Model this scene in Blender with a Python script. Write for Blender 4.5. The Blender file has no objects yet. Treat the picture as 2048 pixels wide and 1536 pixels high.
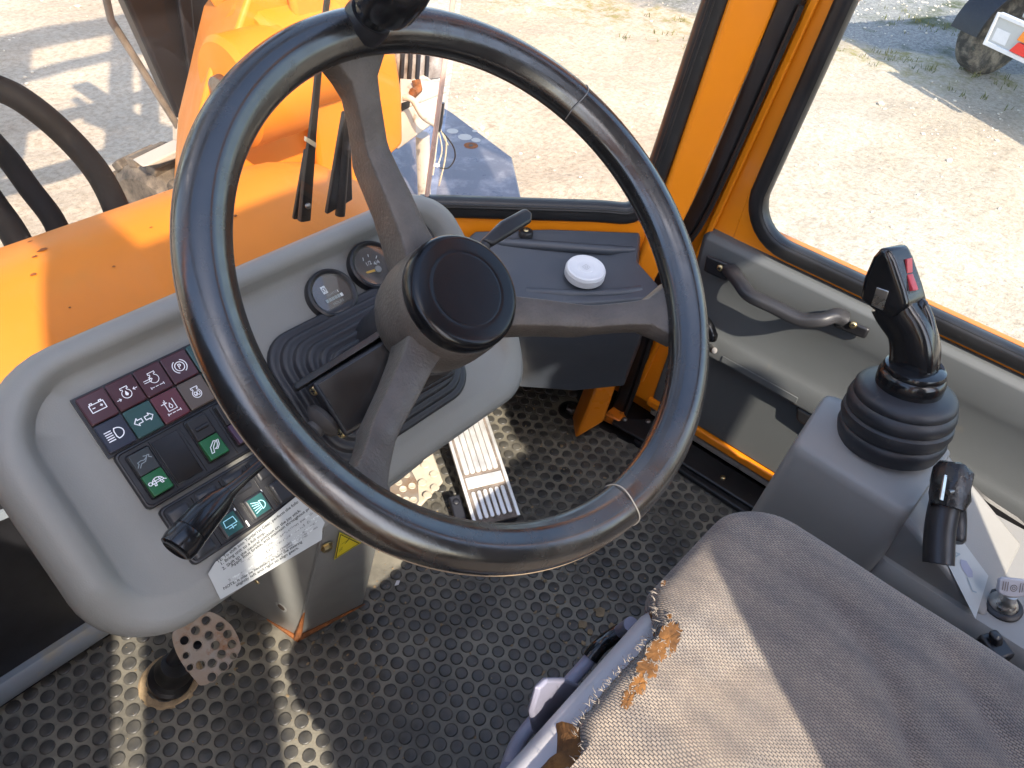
import bpy, bmesh, math, random
import numpy as np
from mathutils import Vector, Matrix, noise
random.seed(7)
SC = bpy.context.scene
COL = SC.collection

# ------------------------------------------------------------------ camera
# vehicle axes: x = right, y = forward, z = up, cab floor at z = 0
FPX, CX, CY = 1541.0, 1024.0, 768.0
TH, PSI, ROLL = (math.radians(a) for a in (42.56, 51.14, 5.57))
fw = np.array([math.sin(PSI)*math.cos(TH), math.cos(PSI)*math.cos(TH), -math.sin(TH)])
rt = np.array([math.cos(PSI), -math.sin(PSI), 0.0]); up = np.cross(rt, fw)
rt, up = rt*math.cos(ROLL)+up*math.sin(ROLL), up*math.cos(ROLL)-rt*math.sin(ROLL)
CAMPOS = np.array([-0.3332, -0.2991, 1.0485])
cd = bpy.data.cameras.new('camera'); cam = bpy.data.objects.new('camera', cd); COL.objects.link(cam)
cd.sensor_width = 36.0; cd.lens = FPX*36.0/2048.0; cd.clip_start = 0.02; cd.clip_end = 500
m = Matrix.Identity(4)
for i in range(3):
    m[i][0], m[i][1], m[i][2], m[i][3] = rt[i], up[i], -fw[i], CAMPOS[i]
cam.matrix_world = m
SC.camera = cam

# ------------------------------------------------------------------ light
SUN_AZ, SUN_EL = math.radians(28.0), math.radians(43.0)   # direction the light travels: towards +x, +y
w = bpy.data.worlds.new('World'); SC.world = w; w.use_nodes = True
nt = w.node_tree; bg = nt.nodes['Background']
sky = nt.nodes.new('ShaderNodeTexSky'); sky.sky_type = 'NISHITA'; sky.sun_disc = False
sky.sun_elevation = SUN_EL; sky.sun_rotation = SUN_AZ + math.pi
sky.air_density = 1.0; sky.dust_density = 1.5
nt.links.new(sky.outputs[0], bg.inputs[0]); bg.inputs[1].default_value = 0.15
sd = bpy.data.lights.new('sun', 'SUN'); sun = bpy.data.objects.new('sun', sd); COL.objects.link(sun)
sd.energy = 2.5; sd.angle = math.radians(0.6); sd.color = (1.0, 0.90, 0.76)
LD = Vector((math.sin(SUN_AZ)*math.cos(SUN_EL), math.cos(SUN_AZ)*math.cos(SUN_EL), -math.sin(SUN_EL)))
sun.rotation_euler = LD.to_track_quat('-Z', 'Y').to_euler()
SC.view_settings.view_transform = 'Standard'; SC.view_settings.look = 'None'
SC.view_settings.exposure = 1.95; SC.view_settings.gamma = 1.0

# ------------------------------------------------------------------ survey helpers (photo point -> point on a real plane)
def ray(px, py):
    return fw + rt*(px-CX)/FPX - up*(py-CY)/FPX
def onp(px, py, p, n):
    r = ray(px, py); n = np.array(n, float)
    return CAMPOS + r*(((np.array(p, float)-CAMPOS) @ n)/(r @ n))
def onz(px, py, z): return onp(px, py, (0, 0, z), (0, 0, 1))
def onx(px, py, x): return onp(px, py, (x, 0, 0), (1, 0, 0))
def ony(px, py, y): return onp(px, py, (0, y, 0), (0, 1, 0))
def pix(p):
    q = np.array(p, float)-CAMPOS; z = q @ fw
    return CX+FPX*(q @ rt)/z, CY-FPX*(q @ up)/z, z

# ------------------------------------------------------------------ material helpers
MATS = {}
def mat(name, col, rough=0.5, metal=0.0, var=0.0, vscale=8.0, col2=None, bump=0.0, bscale=200.0, rvar=0.0,
        coat=0.0, spec=0.5, sheen=0.0, dirt=None, dscale=3.0, dlo=0.5, dhi=0.7, emit=None, trans=0.0, detail=6.0):
    if name in MATS: return MATS[name]
    m = bpy.data.materials.new(name); m.use_nodes = True; t = m.node_tree
    b = t.nodes['Principled BSDF']; L = t.links.new
    b.inputs['Roughness'].default_value = rough; b.inputs['Metallic'].default_value = metal
    b.inputs['Specular IOR Level'].default_value = spec
    b.inputs['Coat Weight'].default_value = coat; b.inputs['Coat Roughness'].default_value = 0.12
    b.inputs['Sheen Weight'].default_value = sheen
    b.inputs['Transmission Weight'].default_value = trans
    tc = t.nodes.new('ShaderNodeTexCoord'); src = tc.outputs['Object']
    c = (*col, 1.0)
    last = None
    if var > 0 or col2 is not None:
        nz = t.nodes.new('ShaderNodeTexNoise'); nz.inputs['Scale'].default_value = vscale
        nz.inputs['Detail'].default_value = detail; nz.inputs['Roughness'].default_value = 0.6
        L(src, nz.inputs['Vector'])
        rp = t.nodes.new('ShaderNodeValToRGB'); e = rp.color_ramp.elements
        c2 = (*col2, 1.0) if col2 is not None else tuple(min(1, x*(1+var)) for x in col)+(1.0,)
        c1 = c if col2 is not None else tuple(x*(1-var) for x in col)+(1.0,)
        e[0].position = 0.35; e[0].color = c1; e[1].position = 0.68; e[1].color = c2
        L(nz.outputs['Fac'], rp.inputs['Fac']); last = rp.outputs['Color']
    else:
        rgb = t.nodes.new('ShaderNodeRGB'); rgb.outputs[0].default_value = c; last = rgb.outputs[0]
    if dirt is not None:
        n2 = t.nodes.new('ShaderNodeTexNoise'); n2.inputs['Scale'].default_value = dscale
        n2.inputs['Detail'].default_value = 9.0; n2.inputs['Roughness'].default_value = 0.68
        L(src, n2.inputs['Vector'])
        r2 = t.nodes.new('ShaderNodeMapRange'); r2.inputs[1].default_value = dlo; r2.inputs[2].default_value = dhi
        L(n2.outputs['Fac'], r2.inputs[0])
        mx = t.nodes.new('ShaderNodeMix'); mx.data_type = 'RGBA'
        mx.inputs[7].default_value = (*dirt, 1.0)
        L(r2.outputs[0], mx.inputs[0]); L(last, mx.inputs[6]); last = mx.outputs[2]
    L(last, b.inputs['Base Color'])
    if rvar > 0:
        n3 = t.nodes.new('ShaderNodeTexNoise'); n3.inputs['Scale'].default_value = vscale*2.3; n3.inputs['Detail'].default_value = 8
        L(src, n3.inputs['Vector'])
        r3 = t.nodes.new('ShaderNodeMapRange'); r3.inputs[1].default_value = 0.3; r3.inputs[2].default_value = 0.7
        r3.inputs[3].default_value = max(0.03, rough-rvar); r3.inputs[4].default_value = min(1, rough+rvar)
        L(n3.outputs['Fac'], r3.inputs[0]); L(r3.outputs[0], b.inputs['Roughness'])
    if bump > 0:
        n4 = t.nodes.new('ShaderNodeTexNoise'); n4.inputs['Scale'].default_value = bscale; n4.inputs['Detail'].default_value = 4
        L(src, n4.inputs['Vector'])
        bp = t.nodes.new('ShaderNodeBump'); bp.inputs['Strength'].default_value = bump; bp.inputs['Distance'].default_value = 0.002
        L(n4.outputs['Fac'], bp.inputs['Height']); L(bp.outputs[0], b.inputs['Normal'])
    if emit: b.inputs['Emission Color'].default_value = (*emit, 1); b.inputs['Emission Strength'].default_value = 1.0
    MATS[name] = m
    return m

def glass(name, tint=(0.97, 0.98, 0.97), dust=0.03, dustcol=(0.8, 0.72, 0.62), gloss=1.0):
    m = bpy.data.materials.new(name); m.use_nodes = True; t = m.node_tree; L = t.links.new
    for n in list(t.nodes): t.nodes.remove(n)
    o = t.nodes.new('ShaderNodeOutputMaterial')
    tr = t.nodes.new('ShaderNodeBsdfTransparent'); tr.inputs[0].default_value = (*tint, 1)
    gl = t.nodes.new('ShaderNodeBsdfGlossy'); gl.inputs['Roughness'].default_value = 0.02
    fr = t.nodes.new('ShaderNodeFresnel')
    ge = t.nodes.new('ShaderNodeNewGeometry'); ir = t.nodes.new('ShaderNodeMapRange')   # same Fresnel on both sides of the thin sheet
    ir.inputs[3].default_value = 1.45; ir.inputs[4].default_value = 1/1.45; L(ge.outputs['Backfacing'], ir.inputs[0]); L(ir.outputs[0], fr.inputs[0])
    df = t.nodes.new('ShaderNodeBsdfDiffuse'); df.inputs[0].default_value = (*dustcol, 1)
    mg = t.nodes.new('ShaderNodeMath'); mg.operation = 'MULTIPLY'; mg.inputs[1].default_value = gloss
    L(fr.outputs[0], mg.inputs[0])
    m1 = t.nodes.new('ShaderNodeMixShader'); L(mg.outputs[0], m1.inputs[0]); L(tr.outputs[0], m1.inputs[1]); L(gl.outputs[0], m1.inputs[2])
    tc = t.nodes.new('ShaderNodeTexCoord')
    nz = t.nodes.new('ShaderNodeTexNoise'); nz.inputs['Scale'].default_value = 6; nz.inputs['Detail'].default_value = 9
    L(tc.outputs['Object'], nz.inputs['Vector'])
    mr = t.nodes.new('ShaderNodeMapRange'); mr.inputs[1].default_value = 0.3; mr.inputs[2].default_value = 0.75
    mr.inputs[3].default_value = dust*0.4; mr.inputs[4].default_value = dust*1.8
    L(nz.outputs['Fac'], mr.inputs[0])
    m2 = t.nodes.new('ShaderNodeMixShader'); L(mr.outputs[0], m2.inputs[0]); L(m1.outputs[0], m2.inputs[1]); L(df.outputs[0], m2.inputs[2])
    L(m2.outputs[0], o.inputs[0])
    return m

# ------------------------------------------------------------------ mesh helpers
BASE = {}
def A(p): return np.array(p, float)
def nrm(v): v = A(v); return v/np.linalg.norm(v)
def thing(name, label, cat, base, group=None):
    o = bpy.data.objects.new(name, None); COL.objects.link(o); o.location = Vector(base); o.empty_display_size = 0.05
    o['label'] = label; o['category'] = cat
    if group: o['group'] = group
    BASE[o] = A(base); return o
def mk(name, vf, material, parent=None, smooth=True, angle=38, bevel=0.0, segs=2, sub=0, label=None, cat=None, base=None, kind=None, group=None, weld=False):
    V, F = vf
    b = BASE[parent] if parent is not None else (A(base) if base is not None else np.zeros(3))
    me = bpy.data.meshes.new(name)
    me.from_pydata([tuple(A(v)-b) for v in V], [], [tuple(int(i) for i in f) for f in F])
    bm = bmesh.new(); bm.from_mesh(me)
    if weld: bmesh.ops.remove_doubles(bm, verts=bm.verts, dist=1e-5)
    bmesh.ops.recalc_face_normals(bm, faces=bm.faces); bm.to_mesh(me); bm.free()
    if smooth:
        for p in me.polygons: p.use_smooth = True
        me.set_sharp_from_angle(angle=math.radians(angle))
    if material is not None: me.materials.append(material)
    o = bpy.data.objects.new(name, me); COL.objects.link(o)
    if parent is not None: o.parent = parent
    else: o.location = Vector(b)
    BASE[o] = b
    if bevel > 0:
        md = o.modifiers.new('bevel', 'BEVEL'); md.width = bevel; md.segments = segs; md.limit_method = 'ANGLE'; md.angle_limit = math.radians(30)
        md.harden_normals = False
        for p in me.polygons: p.use_smooth = True
        me.set_sharp_from_angle(angle=math.radians(80))
    if sub:
        md = o.modifiers.new('sub', 'SUBSURF'); md.levels = sub; md.render_levels = sub
    if label: o['label'] = label
    if cat: o['category'] = cat
    if kind: o['kind'] = kind
    if group: o['group'] = group
    return o
def comb(*vfs):
    V, F = [], []
    for v, f in vfs:
        n = len(V); V += [A(x) for x in v]; F += [tuple(i+n for i in g) for g in f]
    return V, F
def box(c, hx, hy, hz):
    c, hx, hy, hz = A(c), A(hx), A(hy), A(hz)
    V = [c+sx*hx+sy*hy+sz*hz for sz in (-1, 1) for sx, sy in ((-1, -1), (1, -1), (1, 1), (-1, 1))]
    return V, [(0, 3, 2, 1), (4, 5, 6, 7), (0, 1, 5, 4), (1, 2, 6, 5), (2, 3, 7, 6), (3, 0, 4, 7)]
def abox(x0, x1, y0, y1, z0, z1):
    return box(((x0+x1)/2, (y0+y1)/2, (z0+z1)/2), ((x1-x0)/2, 0, 0), (0, (y1-y0)/2, 0), (0, 0, (z1-z0)/2))
def prism(poly, d):
    poly = [A(p) for p in poly]; d = A(d); n = len(poly)
    V = poly+[p+d for p in poly]
    return V, [tuple(range(n))[::-1], tuple(range(n, 2*n))]+[(i, (i+1) % n, n+(i+1) % n, n+i) for i in range(n)]
def loft(rings, cap0=True, cap1=True, closed=True, loop=False):
    V, F = [], []; n = len(rings[0]); k = len(rings)
    for r in rings: V += [A(p) for p in r]
    for j in range(k if loop else k-1):
        a, b = j*n, ((j+1) % k)*n
        for i in range(n if closed else n-1):
            i2 = (i+1) % n; F.append((a+i, a+i2, b+i2, b+i))
    if not loop:
        if cap0: F.append(tuple(range(n))[::-1])
        if cap1: F.append(tuple(range((k-1)*n, k*n)))
    return V, F
def smoothpath(pts, k=6, closed=False):
    pts = [A(p) for p in pts]; n = len(pts); out = []
    for i in range(n if closed else n-1):
        p0 = pts[(i-1) % n] if closed else pts[max(i-1, 0)]; p1 = pts[i]
        p2 = pts[(i+1) % n]; p3 = pts[(i+2) % n] if closed else pts[min(i+2, n-1)]
        for s in range(k):
            t = s/k
            out.append(0.5*((2*p1)+(-p0+p2)*t+(2*p0-5*p1+4*p2-p3)*t*t+(-p0+3*p1-3*p2+p3)*t**3))
    if not closed: out.append(pts[-1])
    return out
def tube(path, r, n=12, closed=False, cap=True, flat=None, upv=None):
    """r scalar or list; flat=(a,b) cross-section half sizes along (side, up)"""
    path = [A(p) for p in path]; k = len(path); rings = []; pv = None
    for i, p in enumerate(path):
        if closed: t = path[(i+1) % k]-path[(i-1) % k]
        else: t = path[min(i+1, k-1)]-path[max(i-1, 0)]
        t = nrm(t)
        if upv is not None: u = A(upv)
        else: u = pv if pv is not None else (A((0, 0, 1)) if abs(t[2]) < 0.9 else A((1, 0, 0)))
        s = nrm(np.cross(t, u)); u = np.cross(s, t); pv = u
        rr = r[i] if isinstance(r, (list, tuple, np.ndarray)) else r
        a, b = (flat if flat else (rr, rr))
        if flat and isinstance(r, (list, tuple)): a, b = a*rr, b*rr
        ring = []
        for j in range(n):
            an = 2*math.pi*j/n
            cx_, sy_ = math.cos(an), math.sin(an)
            if flat:
                e = 0.6; cx_ = math.copysign(abs(cx_)**e, cx_); sy_ = math.copysign(abs(sy_)**e, sy_)
            ring.append(p+s*a*cx_+u*b*sy_)
        rings.append(ring)
    return loft(rings, cap, cap, loop=closed)
def perp(ax):
    ax = nrm(ax); u = nrm(np.cross(ax, (0, 0, 1) if abs(ax[2]) < 0.9 else (1, 0, 0))); return u, np.cross(ax, u)
def lathe(c, ax, prof, n=32, cap0=True, cap1=True):
    c, ax = A(c), nrm(ax); u, v = perp(ax)
    return loft([[c+ax*h+(u*math.cos(2*math.pi*i/n)+v*math.sin(2*math.pi*i/n))*r for i in range(n)] for r, h in prof], cap0, cap1)
def rrect(u0, u1, v0, v1, r, k=6):
    if not isinstance(r, (tuple, list)): r = (r,)*4
    out = []
    for (cu, cv, a0, rr) in ((u1-r[0], v1-r[0], 0, r[0]), (u0+r[1], v1-r[1], 90, r[1]), (u0+r[2], v0+r[2], 180, r[2]), (u1-r[3], v0+r[3], 270, r[3])):
        for i in range(k+1):
            a = math.radians(a0+90*i/k); out.append((cu+rr*math.cos(a), cv+rr*math.sin(a)))
    return out
class Fr:
    """local frame on a real part: u, v in the face, h out of it"""
    def __init__(s, o, u, n):
        s.o, s.u, s.n = A(o), nrm(u), nrm(n); s.v = np.cross(s.n, s.u)
    def __call__(s, u, v, h=0.0): return s.o+s.u*u+s.v*v+s.n*h
    def uv(s, px, py, h=0.0):
        q = onp(px, py, s.o+s.n*h, s.n)-s.o; return q @ s.u, q @ s.v
def ribbons(fr, lines, wd, h):
    V, F = [], []
    for ln in lines:
        closed = ln[0] == ln[-1] and len(ln) > 2
        for a, b in zip(ln[:-1], ln[1:]):
            d = np.array(b, float)-np.array(a, float); l = np.linalg.norm(d)
            if l < 1e-9: continue
            d /= l; s = np.array([-d[1], d[0]])*wd/2; e = d*wd*0.35
            q = [np.array(a)-e+s, np.array(a)-e-s, np.array(b)+e-s, np.array(b)+e+s]
            n = len(V); V += [fr(x, y, h) for x, y in q]; F.append((n, n+1, n+2, n+3))
            h += 2e-7
    return V, F
def fillpoly(fr, poly, h):
    return [fr(x, y, h) for x, y in poly], [tuple(range(len(poly)))]
def arc(cx, cy, r, a0, a1, n=14, ry=None):
    ry = r if ry is None else ry
    return [(cx+r*math.cos(math.radians(a0+(a1-a0)*i/n)), cy+ry*math.sin(math.radians(a0+(a1-a0)*i/n))) for i in range(n+1)]
def text(name, s, fr, u, v, h, size, material, parent, ang=0.0, bold=0.0, sx=1.0):
    cu = bpy.data.curves.new('tmp', 'FONT'); cu.body = s; cu.size = size; cu.offset = bold
    o = bpy.data.objects.new('tmp', cu); COL.objects.link(o)
    dg = bpy.context.evaluated_depsgraph_get(); me = bpy.data.meshes.new_from_object(o.evaluated_get(dg))
    ca, sa = math.cos(ang), math.sin(ang)
    V = [fr(u+(p.co.x*sx)*ca-p.co.y*sa, v+(p.co.x*sx)*sa+p.co.y*ca, h) for p in me.vertices]
    F = [tuple(p.vertices) for p in me.polygons]
    bpy.data.objects.remove(o); bpy.data.curves.remove(cu); bpy.data.meshes.remove(me)
    return mk(name, (V, F), material, parent, smooth=False)
def screw(c, ax, r, material, parent, name='screw', cross=True):
    o = mk(name, lathe(c, ax, [(r, -r*0.4), (r, 0.0), (r*0.92, r*0.25), (r*0.6, r*0.42), (0.001, r*0.45)], 16, True, True), material, parent, angle=50)
    if cross:
        u, v = perp(ax); c2 = A(c)+nrm(ax)*(r*0.46)
        ca, sa = math.cos(0.6), math.sin(0.6); a1 = u*ca+v*sa; a2 = v*ca-u*sa
        vf = comb(box(c2, a1*r*0.55, a2*r*0.12, nrm(ax)*r*0.03), box(c2, a1*r*0.12, a2*r*0.55, nrm(ax)*r*0.035))
        mk('cross_slot', vf, M_black, o, smooth=False)
    return o

# ------------------------------------------------------------------ materials
M_orange = mat('orange_paint', (0.78, 0.235, 0.008), 0.33, var=0.06, vscale=5, coat=0.35, rvar=0.08, bump=0.02, bscale=90)
M_orange_out = mat('orange_paint_weathered', (0.72, 0.235, 0.016), 0.5, var=0.06, vscale=4, bump=0.03, bscale=60, rvar=0.1, dirt=(0.62, 0.25, 0.035), dscale=7, dlo=0.52, dhi=0.75)
M_orange_old = mat('orange_rusty', (0.65, 0.17, 0.008), 0.5, dirt=(0.16, 0.06, 0.02), dscale=30, dlo=0.5, dhi=0.62)
M_wheel = mat('wheel_black', (0.011, 0.0105, 0.0105), 0.24, var=0.3, vscale=30, bump=0.03, bscale=500, rvar=0.07, spec=1.0)
M_spoke = mat('spoke_grained', (0.080, 0.068, 0.058), 0.46, var=0.18, vscale=40, bump=0.4, bscale=420, rvar=0.06)
M_cap = mat('hub_gloss', (0.005, 0.005, 0.006), 0.22, spec=0.32, dirt=(0.10, 0.09, 0.08), dscale=160, dlo=0.70, dhi=0.76)
M_black = mat('black_plastic', (0.014, 0.014, 0.016), 0.38, var=0.25, vscale=30, bump=0.05, bscale=500, rvar=0.06)
M_blackgloss = mat('black_gloss', (0.009, 0.009, 0.010), 0.18, spec=0.55, rvar=0.05, vscale=20)
M_rubber = mat('black_rubber', (0.013, 0.013, 0.014), 0.42, var=0.3, vscale=12, bump=0.06, bscale=260, rvar=0.08, dirt=(0.10, 0.09, 0.075), dscale=40, dlo=0.66, dhi=0.80)
M_boot = mat('boot_rubber', (0.020, 0.021, 0.025), 0.48, var=0.2, vscale=20, bump=0.05, bscale=400, dirt=(0.08, 0.075, 0.07), dscale=60, dlo=0.62, dhi=0.8)
M_dash = mat('dash_grey', (0.205, 0.203, 0.186), 0.52, var=0.05, vscale=6, bump=0.12, bscale=900, rvar=0.05, dirt=(0.20, 0.19, 0.17), dscale=25, dlo=0.66, dhi=0.82)
M_door = mat('door_grey', (0.088, 0.095, 0.098), 0.55, var=0.06, vscale=5, bump=0.14, bscale=800, dirt=(0.13, 0.12, 0.10), dscale=14, dlo=0.64, dhi=0.80)
M_tank = mat('slate_plastic', (0.046, 0.053, 0.066), 0.40, var=0.1, vscale=6, bump=0.06, bscale=600, rvar=0.08, dirt=(0.14, 0.13, 0.12), dscale=18, dlo=0.64, dhi=0.8)
M_console = mat('console_grey', (0.240, 0.235, 0.220), 0.42, var=0.05, vscale=6, bump=0.08, bscale=900, rvar=0.05, dirt=(0.16, 0.14, 0.12), dscale=20, dlo=0.68, dhi=0.8)
M_ped = mat('pedestal_grey_paint', (0.235, 0.240, 0.232), 0.45, var=0.05, vscale=6, rvar=0.08, dirt=(0.33, 0.32, 0.29), dscale=28, dlo=0.68, dhi=0.78)
M_rust = mat('rust', (0.30, 0.10, 0.025), 0.85, col2=(0.10, 0.04, 0.015), vscale=60, bump=0.6, bscale=200)
M_mat = mat('mat_rubber_dusty', (0.070, 0.067, 0.059), 0.55, col2=(0.25, 0.23, 0.18), vscale=9, bump=0.35, bscale=220, detail=10)
M_coin = mat('mat_coin', (0.034, 0.034, 0.034), 0.36, col2=(0.105, 0.099, 0.085), vscale=14, bump=0.2, bscale=300, rvar=0.1, detail=9)
M_metal = mat('bare_metal', (0.62, 0.61, 0.58), 0.32, metal=1.0, var=0.12, vscale=30, rvar=0.1, bump=0.05, bscale=300)
M_alu = mat('pedal_aluminium', (0.86, 0.85, 0.82), 0.40, metal=0.75, var=0.06, vscale=25, rvar=0.1)
M_groove = mat('groove_dirt', (0.16, 0.13, 0.11), 0.7, var=0.4, vscale=60)
M_zinc = mat('zinc_yellow', (0.62, 0.50, 0.27), 0.35, metal=1.0, var=0.15, vscale=60)
M_steel = mat('steel_dark', (0.30, 0.29, 0.28), 0.42, metal=1.0, var=0.3, vscale=30, rvar=0.1, dirt=(0.2, 0.12, 0.07), dscale=30, dlo=0.55, dhi=0.7)
M_pedalrust = mat('worn_pedal', (0.28, 0.26, 0.235), 0.6, metal=0.3, col2=(0.26, 0.17, 0.10), vscale=22, bump=0.25, bscale=200, dirt=(0.22, 0.09, 0.03), dscale=26, dlo=0.56, dhi=0.68)
M_tan = mat('tan_treadplate', (0.50, 0.44, 0.34), 0.62, var=0.15, vscale=18, bump=0.2, bscale=160, dirt=(0.22, 0.17, 0.11), dscale=30, dlo=0.6, dhi=0.75)
M_white = mat('white_plastic', (0.62, 0.63, 0.65), 0.45, var=0.04, vscale=20, bump=0.05, bscale=300, dirt=(0.45, 0.44, 0.42), dscale=60, dlo=0.64, dhi=0.78)
M_whiteprint = mat('white_print', (0.78, 0.79, 0.80), 0.5)
M_dimprint = mat('dim_print', (0.22, 0.27, 0.29), 0.5)
M_label = mat('label_paper', (0.38, 0.39, 0.375), 0.45, var=0.04, vscale=30, dirt=(0.45, 0.44, 0.40), dscale=30, dlo=0.66, dhi=0.8)
M_ink = mat('label_ink', (0.02, 0.02, 0.02), 0.6)
M_inkfaded = mat('label_ink_faded', (0.16, 0.16, 0.16), 0.6, dirt=(0.60, 0.62, 0.60), dscale=120, dlo=0.46, dhi=0.56)
M_yellow = mat('yellow_label', (0.80, 0.66, 0.02), 0.4, var=0.04, vscale=30)
M_indred = mat('lens_dark_red', (0.050, 0.014, 0.019), 0.30, var=0.08, vscale=40, bump=0.03, bscale=800)
M_indred2 = mat('lens_red', (0.085, 0.018, 0.026), 0.30, var=0.08, vscale=40)
M_indgreen = mat('lens_teal', (0.020, 0.060, 0.058), 0.30, var=0.08, vscale=40)
M_indblue = mat('lens_navy', (0.017, 0.021, 0.036), 0.30, var=0.08, vscale=40)
M_indamber = mat('lens_brown', (0.085, 0.064, 0.050), 0.32, var=0.08, vscale=40)
M_swgreen = mat('switch_green', (0.006, 0.090, 0.022), 0.35, var=0.1, vscale=40)
M_swteal = mat('switch_teal', (0.008, 0.062, 0.060), 0.35, var=0.1, vscale=40)
M_cyanprint = mat('cyan_print', (0.35, 0.72, 0.80), 0.5)
M_red = mat('red_plastic', (0.50, 0.045, 0.055), 0.35, var=0.08, vscale=60, rvar=0.05)
M_needle = mat('needle_orange', (0.75, 0.42, 0.05), 0.5)
M_gface = mat('gauge_face', (0.022, 0.021, 0.022), 0.35, col2=(0.06, 0.035, 0.03), vscale=25)
M_foam = mat('foam', (0.22, 0.095, 0.022), 0.9, col2=(0.08, 0.035, 0.010), vscale=45, bump=0.9, bscale=160)
M_thread = mat('thread', (0.52, 0.46, 0.38), 0.9)
M_shell = mat('seat_shell_plastic', (0.42, 0.41, 0.43), 0.45, var=0.06, vscale=12, bump=0.05, bscale=400, dirt=(0.26, 0.24, 0.24), dscale=20, dlo=0.6, dhi=0.75)
M_barpurple = mat('bar_grey_paint', (0.24, 0.24, 0.31), 0.38, var=0.05, vscale=20, rvar=0.05)
M_mudguard = mat('mudguard_bluegrey', (0.13, 0.14, 0.185), 0.35, var=0.15, vscale=6, rvar=0.12, dirt=(0.36, 0.37, 0.42), dscale=9, dlo=0.5, dhi=0.75)
M_darksteel = mat('dark_charcoal_paint', (0.009, 0.010, 0.016), 0.5, var=0.25, vscale=8, dirt=(0.028, 0.030, 0.038), dscale=60, dlo=0.64, dhi=0.78)
M_bracket = mat('bracket_paint', (0.48, 0.43, 0.37), 0.5, var=0.12, vscale=9, dirt=(0.20, 0.13, 0.08), dscale=22, dlo=0.56, dhi=0.72)
M_hose = mat('hose_rubber', (0.005, 0.005, 0.006), 0.65, var=0.3, vscale=20, spec=0.1, dirt=(0.10, 0.10, 0.10), dscale=70, dlo=0.66, dhi=0.76)
M_tyre = mat('tyre_rubber', (0.035, 0.034, 0.033), 0.75, var=0.2, vscale=10, dirt=(0.26, 0.23, 0.19), dscale=9, dlo=0.45, dhi=0.7)
M_amber = mat('amber_lens', (0.75, 0.22, 0.02), 0.2, spec=0.6)
M_redlens = mat('red_lens', (0.62, 0.02, 0.015), 0.2, spec=0.6)
M_trailer = mat('trailer_grey', (0.42, 0.43, 0.42), 0.5, var=0.06, vscale=4)
M_paleblue = mat('pale_paint', (0.22, 0.25, 0.28), 0.5, var=0.1, vscale=10, dirt=(0.30, 0.27, 0.20), dscale=12, dlo=0.5, dhi=0.68)
M_glass = glass('windscreen_glass', tint=(0.985, 0.945, 0.90), dust=0.004, dustcol=(0.85, 0.70, 0.58))
M_glass2 = glass('door_glass', tint=(0.98, 0.985, 0.97), dust=0.006)
M_gglass = glass('gauge_glass', dust=0.03, gloss=1.2)
M_wire = mat('wire_pale', (0.55, 0.52, 0.40), 0.5)
M_glassedge = mat('glass_edge', (0.62, 0.42, 0.34), 0.3, var=0.2, vscale=30)

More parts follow.
